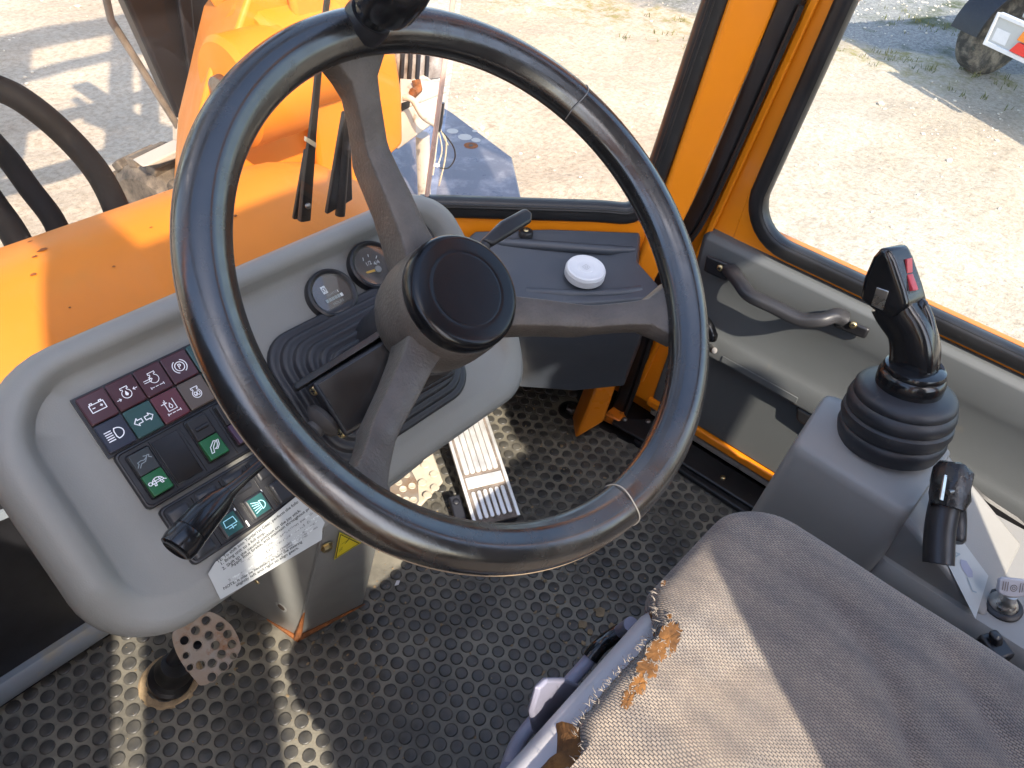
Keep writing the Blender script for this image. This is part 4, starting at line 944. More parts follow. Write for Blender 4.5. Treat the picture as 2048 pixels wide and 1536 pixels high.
def build_dash():
    t = thing('dashboard', 'grey moulded dashboard with warning lamps, switches and gauges', 'dashboard', DF(-.08, 0, -.1))
    K = 10
    def ring(u0, u1, v0, v1, r, h, lip=0.0, drop=0.0):
        out = []
        for u, v in rrect(u0, u1, v0, v1, r, K):
            # the raised lip fades out along the lower apron
            f = min(1, max(0, (v+.082)/.06)); f = f*f*(3-2*f)
            out.append(DF(u, v, h+lip*f-drop*(1-f)))
        return out
    rr = (.040, .075, .060, .05)
    rings = [ring(-.270, .115, -.080, .100, .04, -.16), ring(-.290, .135, -.088, .115, rr, -.075), ring(-.302, .150, -.098, .124, rr, -.035),
             ring(-.305, .152, -.103, .125, rr, -.018, 0, .006), ring(-.303, .150, -.104, .123, rr, -.004, .006, .008), ring(-.297, .144, -.100, .117, rr, .003, .012, .008),
             ring(-.288, .135, -.094, .110, (.036, .066, .052, .046), .002, .017, .005), ring(-.280, .129, -.090, .105, (.032, .056, .046, .04), .001, .017, .003),
             ring(-.2755, .1245, -.086, .1015, (.03, .052, .042, .036), 0, .014, .001), ring(-.2715, .1210, -.082, .0985, (.028, .049, .038, .032), 0, .005, 0), ring(-.268, .118, -.079, .0950, (.027, .040, .034, .03), 0, .001, 0), ring(-.250, .104, -.077, .084, (.026, .036, .030, .026), 0)]
    mk('shell', loft(rings, True, True), M_dash, t, angle=60)
    # lower right cover with a seam
    mk('lower_cover', prism([onp(*q, DF(0, -.10, -.03), nrm(WN-DF.v*.6)) for q in ((806, 868), (845, 838), (856, 845), (862, 885), (850, 925), (800, 965), (770, 985))], -nrm(WN-DF.v*.6)*.03), M_dash, t, bevel=.004)
    # ---------------- warning lamps
    pu, pv = .0216, .0236; U0, V0 = -.2335, .0795
    mk('lamp_tray', prism([DF(U0-.0015, V0+.0015, .0005), DF(U0+pu*6+.0015, V0+.0015, .0005), DF(U0+pu*6+.0015, V0-pv*2-.0015, .0005), DF(U0-.0015, V0-pv*2-.0015, .0005)], WN*.003), M_black, t)
    def lampf(c, r): return Fr(DF(U0+pu*(c+.5), V0-pv*(r+.5), .0085), DF.u, WN)
    def lamp(c, r, m_, lines, w_=.00062, fills=(), pm=M_whiteprint):
        f = lampf(c, r); a, b = pu*.475, pv*.475
        rg = [[f(u, v, -.006) for u, v in rrect(-a, a, -b, b, .0012, 2)], [f(u, v, -.0006) for u, v in rrect(-a, a, -b, b, .0012, 2)], [f(u, v, 0) for u, v in rrect(-a+.0008, a-.0008, -b+.0008, b-.0008, .001, 2)]]
        o = mk('warning_lamp', loft(rg), m_, t, angle=30)
        vf = ribbons(f, lines, w_, .00012)
        for p in fills: vf = comb(vf, fillpoly(f, p, .00013))
        if lines or fills: mk('symbol', vf, pm, o, smooth=False)
        return o
    q = .001
    batt = [[(-.0052, -.0032), (.0052, -.0032), (.0052, .0026), (-.0052, .0026), (-.0052, -.0032)], [(-.0042, .0028), (-.0042, .0038), (-.0026, .0038), (-.0026, .0028)], [(.0026, .0028), (.0026, .0038), (.0042, .0038), (.0042, .0028)], [(-.0036, -.0002), (-.0020, -.0002)], [(.0020, -.0002), (.0036, -.0002)], [(.0028, -.001), (.0028, .0006)]]
    engine = arc(0, -.0008, .0034, 125, 415, 22)+[(.0016, .0022), (.0016, .0032), (.0026, .0032), (.0026, .0046), (-.0026, .0046), (-.0026, .0032), (-.0016, .0032), (-.0016, .0020)]
    engine = arc(0, -.001, .0034, 118, 422, 22)+[(.0016, .0030), (.0026, .0030), (.0026, .0044), (-.0026, .0044), (-.0026, .0030), (-.0016, .0030), (-.0016, .0020)]
    drop = [(0, .0016), (.0012, -.001), (.0010, -.0020), (0, -.0026), (-.0010, -.0020), (-.0012, -.001), (0, .0016)]
    lamp(0, 0, M_indred, batt)
    lamp(1, 0, M_indred, [engine, [(-.0085, -.0032), (-.0055, -.0032)], [(-.0066, -.0022), (-.0055, -.0032), (-.0066, -.0042)], [(.0085, .0002), (.0055, .0002)], [(.0066, .0012), (.0055, .0002), (.0066, -.0008)]], .0005, [drop])
    filt = [[(-.005, -.0066), (-.005, -.0050)], [(.005, -.0066), (.005, -.0050)], [(-.0044, -.0058), (-.0026, -.0058)], [(-.0014, -.0058), (.0006, -.0058)], [(.0018, -.0058), (.0044, -.0058)]]
    lamp(2, 0, M_indred, [[(x+.0006, y+.0012) for x, y in engine], [(-.0072, .0012), (-.0012, .0012)], [(-.0072, -.0004), (-.0024, -.0004)], [(-.0026, .0026), (-.0006, .0009), (-.0026, -.0010)]]+filt, .0005)
    lamp(3, 0, M_indred, [arc(0, 0, .0036, 0, 360, 24), arc(0, 0, .0054, -62, 62), arc(0, 0, .0054, 118, 242), [(-.0008, -.0018), (-.0008, .0018), (.0006, .0018), (.0011, .0010), (.0006, .0002), (-.0008, .0002)]], .00062)
    up_ = [(0, .006), (.0036, .002), (.0016, .002), (.0016, -.005), (-.0016, -.005), (-.0016, .002), (-.0036, .002), (0, .006)]
    lamp(4, 0, M_indgreen, [up_], .0006)
    lamp(5, 0, M_indgreen, [[(-x, -y) for x, y in up_]], .0006)
    lamp(0, 1, M_indblue, [arc(.0012, 0, .0046, -90, 90, 14, .0040)+[(.0006, .004), (-.0002, .0020), (-.0002, -.0020), (.0006, -.004), (.0012, -.004)]]+[[(-.0066, y), (-.0020, y)] for y in (.0036, .0018, 0, -.0018, -.0036)], .00075)
    arr = [(-.0072, 0), (-.0044, .003), (-.0044, .0014), (-.0012, .0014), (-.0012, -.0014), (-.0044, -.0014), (-.0044, -.003), (-.0072, 0)]
    lamp(1, 1, M_indgreen, [arr, [(-x, y) for x, y in arr]], .00065)
    tank = [[(-.0034, .0046), (-.0034, -.0036), (.0034, -.0036), (.0034, .0046)], [(-.0058, .0030), (-.0014, .0030)], [(-.0024, .0030), (-.0024, .0056)], [(x, y+.0006) for x, y in drop]]
    lamp(2, 1, M_indred2, tank+filt, .00058)
    coil = arc(-.0012, -.001, .0010, 200, -160, 14, .0016)+arc(.0012, -.001, .0010, 200, -160, 14, .0016)
    lamp(3, 1, M_indamber, [engine, coil], .00058)
    lamp(4, 1, M_indgreen, [arc(0, 0, .004, 0, 360, 20)], .0006)
    lamp(5, 1, M_indred, [], .0006)
    # ---------------- switch rows
    def panel(u0, u1, v0, v1):
        rg = [[DF(u, v, h) for u, v in rrect(u0+i, u1-i, v0+i, v1-i, .004, 4)] for i, h in ((0, 0), (0, .0045), (.0008, .0060), (.0018, .0062), (.0024, .0050))]
        return mk('switch_panel', loft(rg), M_black, t, angle=35)
    P1 = panel(-.2325, -.04, -.0165, .0315)
    P2 = panel(-.2275, -.04, -.0690, -.0195)
    ph = .0050
    for uu in (-.208+.001, -.183, -.156, -.131): mk('panel_gap', prism([DF(uu, .028, ph), DF(uu+.0005, .028, ph), DF(uu+.0005, -.013, ph), DF(uu, -.013, ph)], WN*.0006), M_blackgloss, P1)
    for uu in (-.2035, -.1800, -.1565, -.133): mk('panel_gap', prism([DF(uu, -.024, ph), DF(uu+.0005, -.024, ph), DF(uu+.0005, -.067, ph), DF(uu, -.067, ph)], WN*.0006), M_blackgloss, P2)
    def rocker(u, v, wd, ht, topm=None, botm=None, tl=None, bl=None, tpm=M_whiteprint, bpm=M_whiteprint, tilt=.0035, raised=.004):
        # bezel recess, then a rocker whose lower half is tipped out
        rg = [[DF(x, y, h) for x, y in rrect(u-wd-i, u+wd+i, v-ht-i, v+ht+i, .002, 3)] for i, h in ((.0016, ph), (.0012, ph+.0010), (.0005, ph+.0010))]
        rk = mk('rocker_switch', loft(rg), M_blackgloss, t, angle=30)
        b0 = ph
        pts = [(-ht, b0+raised+tilt), (0, b0+raised), (ht, b0+raised+tilt*.35)]
        for half, (ya, ha), (yb, hb), mm, ln, pm in (('lower_half', pts[0], (-.0002, pts[1][1]), botm, bl, bpm), ('upper_half', (.0002, pts[1][1]), pts[2], topm, tl, tpm)):
            V = [DF(u-wd, v+ya, b0), DF(u+wd, v+ya, b0), DF(u+wd, v+yb, b0), DF(u-wd, v+yb, b0), DF(u-wd, v+ya, ha), DF(u+wd, v+ya, ha), DF(u+wd, v+yb, hb), DF(u-wd, v+yb, hb)]
            o = mk(half, (V, [(0, 3, 2, 1), (4, 5, 6, 7), (0, 1, 5, 4), (1, 2, 6, 5), (2, 3, 7, 6), (3, 0, 4, 7)]), mm or M_black, rk, bevel=.0007)
            if ln:
                mid = DF(u, v+(ya+yb)/2, (ha+hb)/2); n_ = nrm(np.cross(DF.u, DF(u, v+yb, hb)-DF(u, v+ya, ha))); f = Fr(mid, DF.u, n_)
                vf = ribbons(f, ln, .0006, .0007)
                mk('symbol', ([p-BASE[rk]+BASE[rk] for p in vf[0]], vf[1]), pm, rk, smooth=False)
        return rk
    hare = [[(-.006, -.0022), (-.0042, -.0002), (-.0044, .0012), (-.0018, .0016), (.0004, .0010), (.0030, .0022), (.0040, .0034), (.0052, .0030), (.0044, .0018), (.0060, .0004)], [(.0028, .0020), (.0008, -.0004), (-.0024, -.0006), (-.0046, -.0030)], [(.0034, .0030), (.0012, .0038)]]
    shell_ = arc(-.0004, -.0004, .0042, 0, 180, 14, .0036)
    turtle = [shell_+[(.0038, -.0004), (-.0046, -.0004)], arc(.0052, .0006, .0013, 0, 360, 10), [(-.0030, -.0006), (-.0036, -.0024), (-.0022, -.0024), (-.0018, -.0006)], [(.0014, -.0006), (.0018, -.0024), (.0030, -.0024), (.0028, -.0006)], [(-.0020, .0024), (-.0022, .0002)], [(.0014, .0026), (.0012, .0002)], [(-.0040, .0010), (.0034, .0012)], [(-.0046, -.0004), (-.0060, -.0012)]]
    turtle = [[(-x, y) for x, y in l] for l in turtle]
    rocker(-.2172, .0075, .0078, .0175, mat('smoked_window', (0.030, 0.036, 0.040), 0.3), M_swgreen, hare, turtle, M_dimprint)
    boom_ic = [[(-.0046, -.0044), (-.0030, .0004), (.0016, .0040), (.0030, .0032), (-.0010, -.0004), (-.0026, -.0044), (-.0046, -.0044)], [(.0052, .0034), (.0040, -.0004), (.0012, -.0030), (-.0006, -.0022), (.0014, -.0016), (.0030, .0006), (.0040, .0036)]]
    rk = rocker(-.1695, .0095, .0078, .0175, None, M_swgreen, None, boom_ic)
    mk('finger_bump', tube([DF(-.1745, .018, ph+.0052), DF(-.1645, .018, ph+.0055)], .0016, 8), M_black, rk)
    rocker(-.1445, .0095, .0078, .0175, M_black, mat('plum_window', (0.05, 0.022, 0.045), 0.3), None, None)
    # blank plate between the first two switches
    mk('blank_plate', prism([DF(-.2055, .026, ph), DF(-.1850, .026, ph), DF(-.1850, -.011, ph), DF(-.2055, -.011, ph)], WN*.0012), M_blackgloss, t, bevel=.0005)
    def button(u, v, wd, ht, hh, m_=None, ln=None, pm=M_cyanprint):
        rg = [[DF(x, y, h) for x, y in rrect(u-wd+i, u+wd-i, v-ht+i, v+ht-i, .0016, 3)] for i, h in ((-.0012, ph), (-.0012, ph+.0012), (0, ph+.0012), (0, ph+hh-.001), (.0012, ph+hh))]
        o = mk('push_button', loft(rg), M_black, t, angle=35)
        if m_ is not None:
            f = Fr(DF(u, v, ph+hh), DF.u, WN); a, b = wd-.0014, ht-.0014
            mk('button_window', prism([f(-a, -b, .0001), f(a, -b, .0001), f(a, b, .0001), f(-a, b, .0001)], WN*.0003), m_, o)
            if ln: mk('symbol', ribbons(f, ln, .0006, .0006), pm, o, smooth=False)
        return o
    worklamp = [arc(.0006, .0014, .0034, 0, 180, 12, .0034)+[(-.0028, .0014), (.0040, .0014)]]+[[(x*.62+.0006, .0004), (x+.0002, -.0048)] for x in (-.0044, -.0022, 0, .0022, .0044)]
    worklamp = [[(y*1.0, -x) for x, y in l] for l in worklamp]; worklamp = [[(x, y) for x, y in l] for l in worklamp]
    washer = [[(-.004, .0040), (-.0046, -.0010), (.0046, -.0010), (.004, .0040), (-.004, .0040)], [(0, -.0010), (0, -.0040)], [(-.003, -.0028), (.003, -.0028)]]
    for i, u in enumerate((-.2150, -.1915, -.1680)):
        button(u, -.0330, .0080, .0085, .0022)
    button(-.1450, -.0330, .0080, .0085, .0022)
    button(-.2150, -.0575, .0080, .0085, .0022)
    button(-.1910, -.0565, .0078, .0088, .0075, M_swteal, washer)
    button(-.1660, -.0560, .0078, .0088, .0075, M_swteal, worklamp)
    button(-.1430, -.0560, .0078, .0088, .0075, M_black)
    for u, v in ((-.1570, -.0470), (-.1815, -.0480)):
        mk('pilot_lens', prism([DF(u, v, ph+.0002), DF(u+.0009, v, ph+.0002), DF(u+.0009, v-.0022, ph+.0002), DF(u, v-.0022, ph+.0002)], WN*.0006), M_whiteprint, t)
    mk('pilot_lens', prism([DF(-.1795, -.0610, ph+.0002), DF(-.1782, -.0610, ph+.0002), DF(-.1782, -.0662, ph+.0002), DF(-.1795, -.0662, ph+.0002)], WN*.0006), M_whiteprint, t)
    # ---------------- gauges
    def gauge(u, v, r, kind):
        c = DF(u, v, 0)
        g = mk('gauge', lathe(c, WN, [(r, 0), (r, .006), (r*.975, .0085), (r*.90, .0095), (r*.80, .0080), (r*.76, .0055)], 56, False, False), M_black, t)
        mk('dial_face', lathe(c+WN*.0054, WN, [(r*.78, 0), (.0, .0001)], 40, True, False), M_gface, g)
        f = Fr(c+WN*.0058, DF.u, WN)
        if kind == 'hours':
            mk('symbol', ribbons(f, [[(-.007, .003), (-.003, .003), (-.003, .0095), (-.007, .0095), (-.007, .003)], [(-.0066, .0034), (-.0034, .0091)], [(-.0034, .0034), (-.0066, .0091)], [(-.0062, .0088), (-.0038, .0088)], [(-.0060, .0040), (-.0040, .0040)]], .0006, .0001), M_whiteprint, g, smooth=False)
            mk('counter_window', prism([f(-.010, -.0060, 0), f(.010, -.0060, 0), f(.010, -.0020, 0), f(-.010, -.0020, 0)], WN*.0004), M_blackgloss, g)
            for k in range(6): mk('counter_wheel', prism([f(-.0094+k*.0031, -.0056, .0005), f(-.0068+k*.0031, -.0056, .0005), f(-.0068+k*.0031, -.0024, .0005), f(-.0094+k*.0031, -.0024, .0005)], WN*.0003), M_dimprint if k < 5 else M_whiteprint, g)
            text('lettering', 'HOURS', f, -.0046, -.0098, .0002, .0034, M_dimprint, g)
            text('lettering', 'QUARTZ', f, -.0056, -.0002, .0002, .0026, M_dimprint, g)
            mk('mark', ribbons(f, [[(.0062, -.0004), (.0062, .0014)]], .0006, .0001), M_whiteprint, g, smooth=False)
        if kind == 'fuel':
            text('lettering', '1/2', f, -.0066, .0018, .0002, .0052, M_whiteprint, g, .0)
            text('lettering', '4/4', f, .0012, -.0006, .0002, .0052, M_whiteprint, g, .0)
            mk('mark', ribbons(f, [[(-.0062, .0078), (-.0052, .0104)], [(.0006, .0092), (.0012, .0112)], [(.0066, .0048), (.0086, .0066)]], .0007, .0001), M_whiteprint, g, smooth=False)
            mk('needle', prism([f(.0004, -.0062, .0006), f(-.0102, -.0046, .0006), f(-.0112, -.0030, .0006), f(-.0098, -.0026, .0006), f(.0008, -.0040, .0006)], WN*.0006), M_needle, g)
            mk('needle_hub', lathe(f(.0016, -.0052, .0006), WN, [(.0034, 0), (.0032, .0016), (.0, .0018)], 24), M_dash, g)
        if kind == 'temp':
            mk('mark', ribbons(f, [arc(0, 0, .011, 30, 150)], .0007, .0001), M_whiteprint, g, smooth=False)
        mk('glass', lathe(c+WN*.0072, WN, [(r*.79, 0), (r*.79, .0008)], 40), M_gglass, g)
    gauge(-.011, .0665, .0235, 'hours'); gauge(.0405, .0735, .0240, 'fuel'); gauge(.0930, .0760, .0235, 'temp')
    # ---------------- instruction label on the apron
    an = nrm(WN*math.cos(math.radians(18))-DF.v*math.sin(math.radians(18))); ao = DF(-.15, -.0765, .0012)
    AF = Fr(ao, (1, 0, 0), an)
    cs = [AF.uv(*q) for q in ((428, 1122), (586, 994), (602, 985), (646, 1044), (641, 1056), (640, 1078), (438, 1197), (413, 1146))]
    u0, v0 = cs[0]; u5, v5 = cs[5]
    return t, AF, cs
DASH, AF, CS = build_dash()
print('label corners', [(round(a*1000), round(b*1000)) for a, b in CS])

def build_label():
    t = thing('instruction_label', 'worn white paper label with gear shifting instructions on the dashboard apron', 'label', AF(*CS[6]))
    pts = CS[:]
    mk('paper', prism([AF(u, v, .0030) for u, v in pts], an_*.0003) if False else prism([AF(u, v, .0030) for u, v in pts], AF.n*.0003), M_label, t, smooth=False)
    def line(s, p0, p1, m_, size=.0034):
        a, b = AF.uv(*p0), AF.uv(*p1); d = math.hypot(b[0]-a[0], b[1]-a[1]); ang = math.atan2(b[1]-a[1], b[0]-a[0])
        cu = bpy.data.curves.new('tmp', 'FONT'); cu.body = s; cu.size = size; o = bpy.data.objects.new('tmp', cu); COL.objects.link(o)
        bpy.context.view_layer.update(); wd = o.dimensions.x; bpy.data.objects.remove(o); bpy.data.curves.remove(cu)
        text('printed_line', s, AF, a[0], a[1], .00345, size, m_, t, ang, .00006, d/wd)
    def z(x, y): return (350+x/4.518, 960+y/4.518)
    line('TE: To shift into Turtle/1st Gear, perform the follo', z(372, 745), z(1098, 200), M_ink)
    line('1. Bring unit to a full stop.', z(400, 765), z(795, 480), M_ink)
    line('2. Shift to the neutral position on the joy stick.', z(420, 808), z(1120, 275), M_ink)
    line('    Apply foot brake, and maintain throughout proc', z(452, 815), z(1196, 262), M_ink)
    line('        Turtle for speed selection switch to th', z(480, 840), z(1232, 300), M_inkfaded)
    line('              (reverse and forward).', z(520, 855), z(1165, 405), M_inkfaded)
    line('5. Hold the selection', z(905, 660), z(1272, 372), M_inkfaded, .0028)
    line('5. Monitor drive or the pedals, rotate the steering when', z(472, 908), z(1270, 425), M_inkfaded, .0026)
    line('6. Select forward gear or turn the steering when', z(480, 938), z(1180, 500), M_inkfaded, .0028)
    line('NOTE: It may be necessary to turn the steering', z(425, 985), z(1130, 560), M_ink, .0030)
    line('slightly left and right to align gears.', z(540, 955), z(1100, 612), M_ink, .0030)
build_label()

def build_pedestal():
    t = thing('column_pedestal', 'grey painted steel pedestal with rusty foot under the dashboard', 'pedestal', (-0.02, 0.3, 0))
    # near edge, left face and rear face
    e0, e1 = A((-.072, .263, .001)), onz(643, 1075, .345)
    e1 = e1+(e1-e0)*.25
    l0 = A((-.105, .385, .001)); l1 = e1+(l0-e0)*1.0+A((-.035, .0, 0))
    r0 = A((.030, .238, .001)); r1 = e1+A((.085, -.005, 0))
    b0 = A((.03, .40, .001)); b1 = e1+A((.08, .15, 0))
    mk('column_box', loft([[e0, r0, b0, l0], [e1, r1, b1, l1]]), M_ped, t, bevel=.004)
    mk('seam_fold', tube([e0+(e1-e0)*.02+A((-.001, -.001, 0)), e0+(e1-e0)*.95+A((-.001, -.001, 0))], .0018, 8), M_ped, t)
    mk('rust_streak', tube([e0+A((-.002, -.003, .004)), e0+(e1-e0)*.13+A((-.0015, -.002, 0)), e0+(e1-e0)*.26+A((-.001, -.0016, 0))], [.006, .0035, .0015], 8), M_rust, t)
    mk('rusty_foot', tube([l0+(e0-l0)*.55+A((0, -.002, .002)), e0+A((-.003, -.004, .003)), e0+(r0-e0)*.6+A((0, -.003, .002)), r0+A((0, -.002, .001))], [.0012, .005, .0022, .0008], 8), M_rust, t)
    fl = nrm(np.cross(l0-e0, e1-e0)); fl = fl if fl[0] < 0 else -fl
    fr_ = nrm(np.cross(r0-e0, e1-e0)); fr_ = fr_ if fr_[1] < 0 else -fr_
    L_ = Fr(e0+fl*.0008, e0-l0, fl); R_ = Fr(e0+fr_*.0008, r0-e0, fr_)
    c = onp(563, 1214, L_.o, L_.n)
    rnd = random.Random(2); u, v = perp(fl)
    mk('bare_patch', prism([c+(u*math.cos(a)+v*math.sin(a)*1.25)*(.0090*rnd.uniform(.85, 1.1)) for a in np.linspace(0, 6.283, 17)[:-1]], fl*.0004), M_label, t, smooth=False)
    mk('drain_hole', prism([c+fl*.0005+(u*math.cos(a)+v*math.sin(a)*1.25)*.0058 for a in np.linspace(0, 6.283, 17)[:-1]], fl*.0004), mat('hole_brown', (0.10, 0.075, 0.06), 0.8), t, smooth=False)
    # hex bolt and warning triangle on the rear face
    bc = onp(651, 1092, R_.o, R_.n)
    bo = mk('bolt', lathe(bc, fr_, [(.0085, 0), (.0085, .0012)], 24), M_zinc, t)
    mk('bolt_head', lathe(bc+fr_*.0012, fr_, [(.0062, 0), (.0062, .004), (.0052, .005), (.0, .005)], 6), M_zinc, bo, smooth=False)
    tp = [onp(*q, R_.o, R_.n) for q in ((668, 1119), (679, 1064), (722, 1085))]
    tr = mk('warning_triangle', prism(tp, fr_*.0005), M_yellow, t, smooth=False)
    cc = sum(tp)/3
    for k in (.86,):
        q = [cc+(p-cc)*k+fr_*.0006 for p in tp]
        F3 = Fr(q[0], q[1]-q[0], fr_)
        loc = [((p-F3.o) @ F3.u, (p-F3.o) @ F3.v) for p in q]
        mk('black_border', ribbons(F3, [loc+[loc[0]]], .0012, .0002), M_ink, tr, smooth=False)
        mk('symbol', ribbons(F3, [[(loc[0][0]*.5+loc[1][0]*.5+.004, loc[2][1]*.15), (loc[1][0]*.62, loc[2][1]*.45), (loc[1][0]*.5, loc[2][1]*.30), (loc[1][0]*.80, loc[2][1]*.55)], [(loc[1][0]*.25, loc[2][1]*.1), (loc[1][0]*.32, loc[2][1]*.22)], [(loc[1][0]*.32, loc[2][1]*.1), (loc[1][0]*.40, loc[2][1]*.22)]], .0008, .0003), M_ink, tr, smooth=False)
    screw(onp(514, 1164, L_.o, L_.n), fl, .004, M_zinc, t, 'stud_bolt', False)
build_pedestal()

def build_pedals():
    # ---- accelerator: long ribbed aluminium treadle hinged at its heel
    a, b, c, d = onz(948, 1053, .035), onz(1041, 1030, .035), onz(965, 803, .10), None
    d = a+(c-b)
    t = thing('accelerator_pedal', 'long bright aluminium accelerator pedal with raised ribs', 'pedal', (a+b)/2-A((0, 0, .03)))
    u = nrm(b-a); n = nrm(np.cross(b-a, d-a)); f = Fr(a, u, n); W_ = np.linalg.norm(b-a); H_ = (d-a) @ f.v
    mk('plate', prism([f(u_, v_, -.002) for u_, v_ in rrect(0, W_, 0, H_, .004, 4)], -n*.006), M_groove, t)
    mk('edge_rail', comb(prism([f(0, 0, -.003), f(.006, 0, -.003), f(.006, H_, -.003), f(0, H_, -.003)], n*.0045), prism([f(W_-.006, 0, -.003), f(W_, 0, -.003), f(W_, H_, -.003), f(W_-.006, H_, -.003)], n*.0045)), M_alu, t, bevel=.001)
    nr = 6; x0, x1 = .0095, W_-.0095; st = (x1-x0)/nr
    for k in range(nr):
        xa = x0+st*(k+.16); xb = x0+st*(k+.84)
        mk('rib', prism([f(u_, v_, -.003) for u_, v_ in rrect(xa, xb, .008, .058, (xb-xa)*.48, 3)], n*.0042), M_alu, t, bevel=.0006)
        mk('rib', prism([f(u_, v_, -.003) for u_, v_ in rrect(xa-st*.10, xb+st*.10, .090, H_, (xb-xa)*.48, 3)], n*.0042), M_alu, t, bevel=.0006)
    mk('smooth_band', prism([f(.0085, .064, -.003), f(W_-.0085, .064, -.003), f(W_-.0085, .084, -.003), f(.0085, .084, -.003)], n*.0042), M_alu, t, bevel=.0006)
    mk('heel_hinge', comb(box((a+b)/2-n*.016+f.v*.01, u*W_*.46, f.v*.012, n*.008), box(f(-.014, .03, -.018), u*.010, f.v*.035, n*.006)), M_darksteel, t, bevel=.003)
    screw(f(-.014, .052, -.012), n, .006, M_darksteel, t, 'hinge_bolt', False)
    # ---- tan treadplate pedal half hidden under the dash
    p = thing('treadplate_pedal', 'tan dimpled metal foot plate half hidden below the dashboard', 'foot plate', onz(850, 980, .02))
    q = [onz(790, 905, .06), onz(866, 905, .06), onz(886, 962, .06), onz(842, 1010, .05), onz(800, 1020, .05)]
    mk('plate', prism(q, (0, 0, -.006)), M_tan, p, bevel=.002)
    q2 = [onz(*s, .078) for s in ((770, 965), (800, 932), (822, 938), (836, 965), (838, 1000), (825, 1020), (790, 1015))]
    rp = mk('round_plate', prism(q2, (0, 0, -.005)), M_pedalrust, p, bevel=.002)
    for s in ((813, 950), (824, 972), (806, 978), (827, 1000), (812, 1000), (797, 965), (795, 995)):
        mk('dimple', lathe(onz(*s, .0785), (0, 0, 1), [(.0062, 0), (.0056, .0014), (.004, .0006), (0, .0005)], 16, False, False), M_tan, rp)
    for s in ((850, 930), (868, 948), (845, 965), (870, 975), (855, 990)):
        mk('dimple', lathe(onz(*s, .0605), (0, 0, 1), [(.0075, 0), (.0065, .0012), (.003, .0014), (0, .0014)], 16, False, False), M_tan, p)
    # ---- perforated brake pedal on a rubber-sleeved stem
    zc = .13
    c = onz(412, 1298, zc)
    b_ = thing('brake_pedal', 'rusty perforated round-cornered foot pedal beside the pedestal', 'pedal', A((c[0], c[1]+.03, 0)))
    nb = nrm((-.05, -.62, .80)); ub = nrm((1, .05, .1)); ub = nrm(ub-nb*(ub @ nb)); bf = Fr(c, ub, nb)
    cs = [bf.uv(*s) for s in ((345, 1280), (352, 1258), (400, 1228), (428, 1226), (462, 1250), (480, 1285), (476, 1308), (430, 1358), (404, 1371), (392, 1362), (360, 1320))]
    outl = smoothpath([bf(u_, v_) for u_, v_ in cs], 3, closed=True)
    holes = [bf.uv(*s) for s in ((412, 1241), (440, 1253), (391, 1261), (418, 1271), (455, 1268), (369, 1281), (395, 1290), (431, 1290), (464, 1288), (372, 1311), (443, 1308), (401, 1330), (424, 1326), (467, 1312), (447, 1333), (380, 1335), (424, 1354))]
    # plate with real round holes (constrained triangulation of outline and holes)
    from mathutils.geometry import delaunay_2d_cdt
    o2 = [((p_-c) @ bf.u, (p_-c) @ bf.v) for p_ in outl]
    if sum(o2[i][0]*o2[(i+1) % len(o2)][1]-o2[(i+1) % len(o2)][0]*o2[i][1] for i in range(len(o2))) < 0: o2 = o2[::-1]
    vs = [Vector(q_) for q_ in o2]; faces_ = [list(range(len(o2)))]; hr = []
    for i, (u_, v_) in enumerate(holes):
        r = .0052 if i not in (13, 15, 9) else .0038
        hr.append((u_, v_, r)); k0 = len(vs)
        vs += [Vector((u_+r*math.cos(a_), v_+r*math.sin(a_))) for a_ in np.linspace(0, 2*math.pi, 17)[:-1]]; faces_.append(list(range(k0, k0+16)))
    ov, oe, of, _, _, orig = delaunay_2d_cdt(vs, [], faces_, 0, 1e-6)
    keep = [tuple(f_) for f_, og in zip(of, orig) if 0 in og and len(og) == 1]
    n_ = len(ov); V = [bf(p_.x, p_.y, 0) for p_ in ov]+[bf(p_.x, p_.y, -.004) for p_ in ov]
    cnt = {}
    for f_ in keep:
        for i in range(len(f_)):
            e_ = (f_[i], f_[(i+1) % len(f_)]); cnt[tuple(sorted(e_))] = cnt.get(tuple(sorted(e_)), 0)+1
    F = keep+[tuple(i+n_ for i in f_[::-1]) for f_ in keep]+[(a_, b2, b2+n_, a_+n_) for (a_, b2), k_ in cnt.items() if k_ == 1]
    pl = mk('plate', (V, F), M_pedalrust, b_, smooth=False)
    for u_, v_, r in hr:
        mk('hole_rim', lathe(bf(u_, v_, 0), nb, [(r, -.002), (r+.0003, .0005), (r+.0009, .0006), (r+.0014, .0)], 20, False, False), M_pedalrust, pl)
    mk('stem', tube([bf(-.005, 0, -.006), bf(-.01, .02, -.03), A((c[0]-.03, c[1]+.075, .03)), A((c[0]-.035, c[1]+.085, 0))], .010, 12), M_darksteel, b_)
    s0 = A((c[0]-.038, c[1]+.072, .002))
    mk('stem_boot', lathe(s0, nrm((.25, -.3, 1)), [(.030, 0), (.030, .008), (.026, .012), (.028, .018), (.024, .024), (.025, .030), (.021, .038), (.019, .05)], 32), M_rubber, b_)
    mk('mud_ring', lathe(s0-A((0, 0, .002)), (0, 0, 1), [(.042, .0002), (.039, .0035), (.034, .0035), (.030, .001)], 32, False, False), mat('dry_mud', (0.36, 0.26, 0.15), 0.95, var=0.3, vscale=60, bump=0.6, bscale=200), b_)
build_pedals()

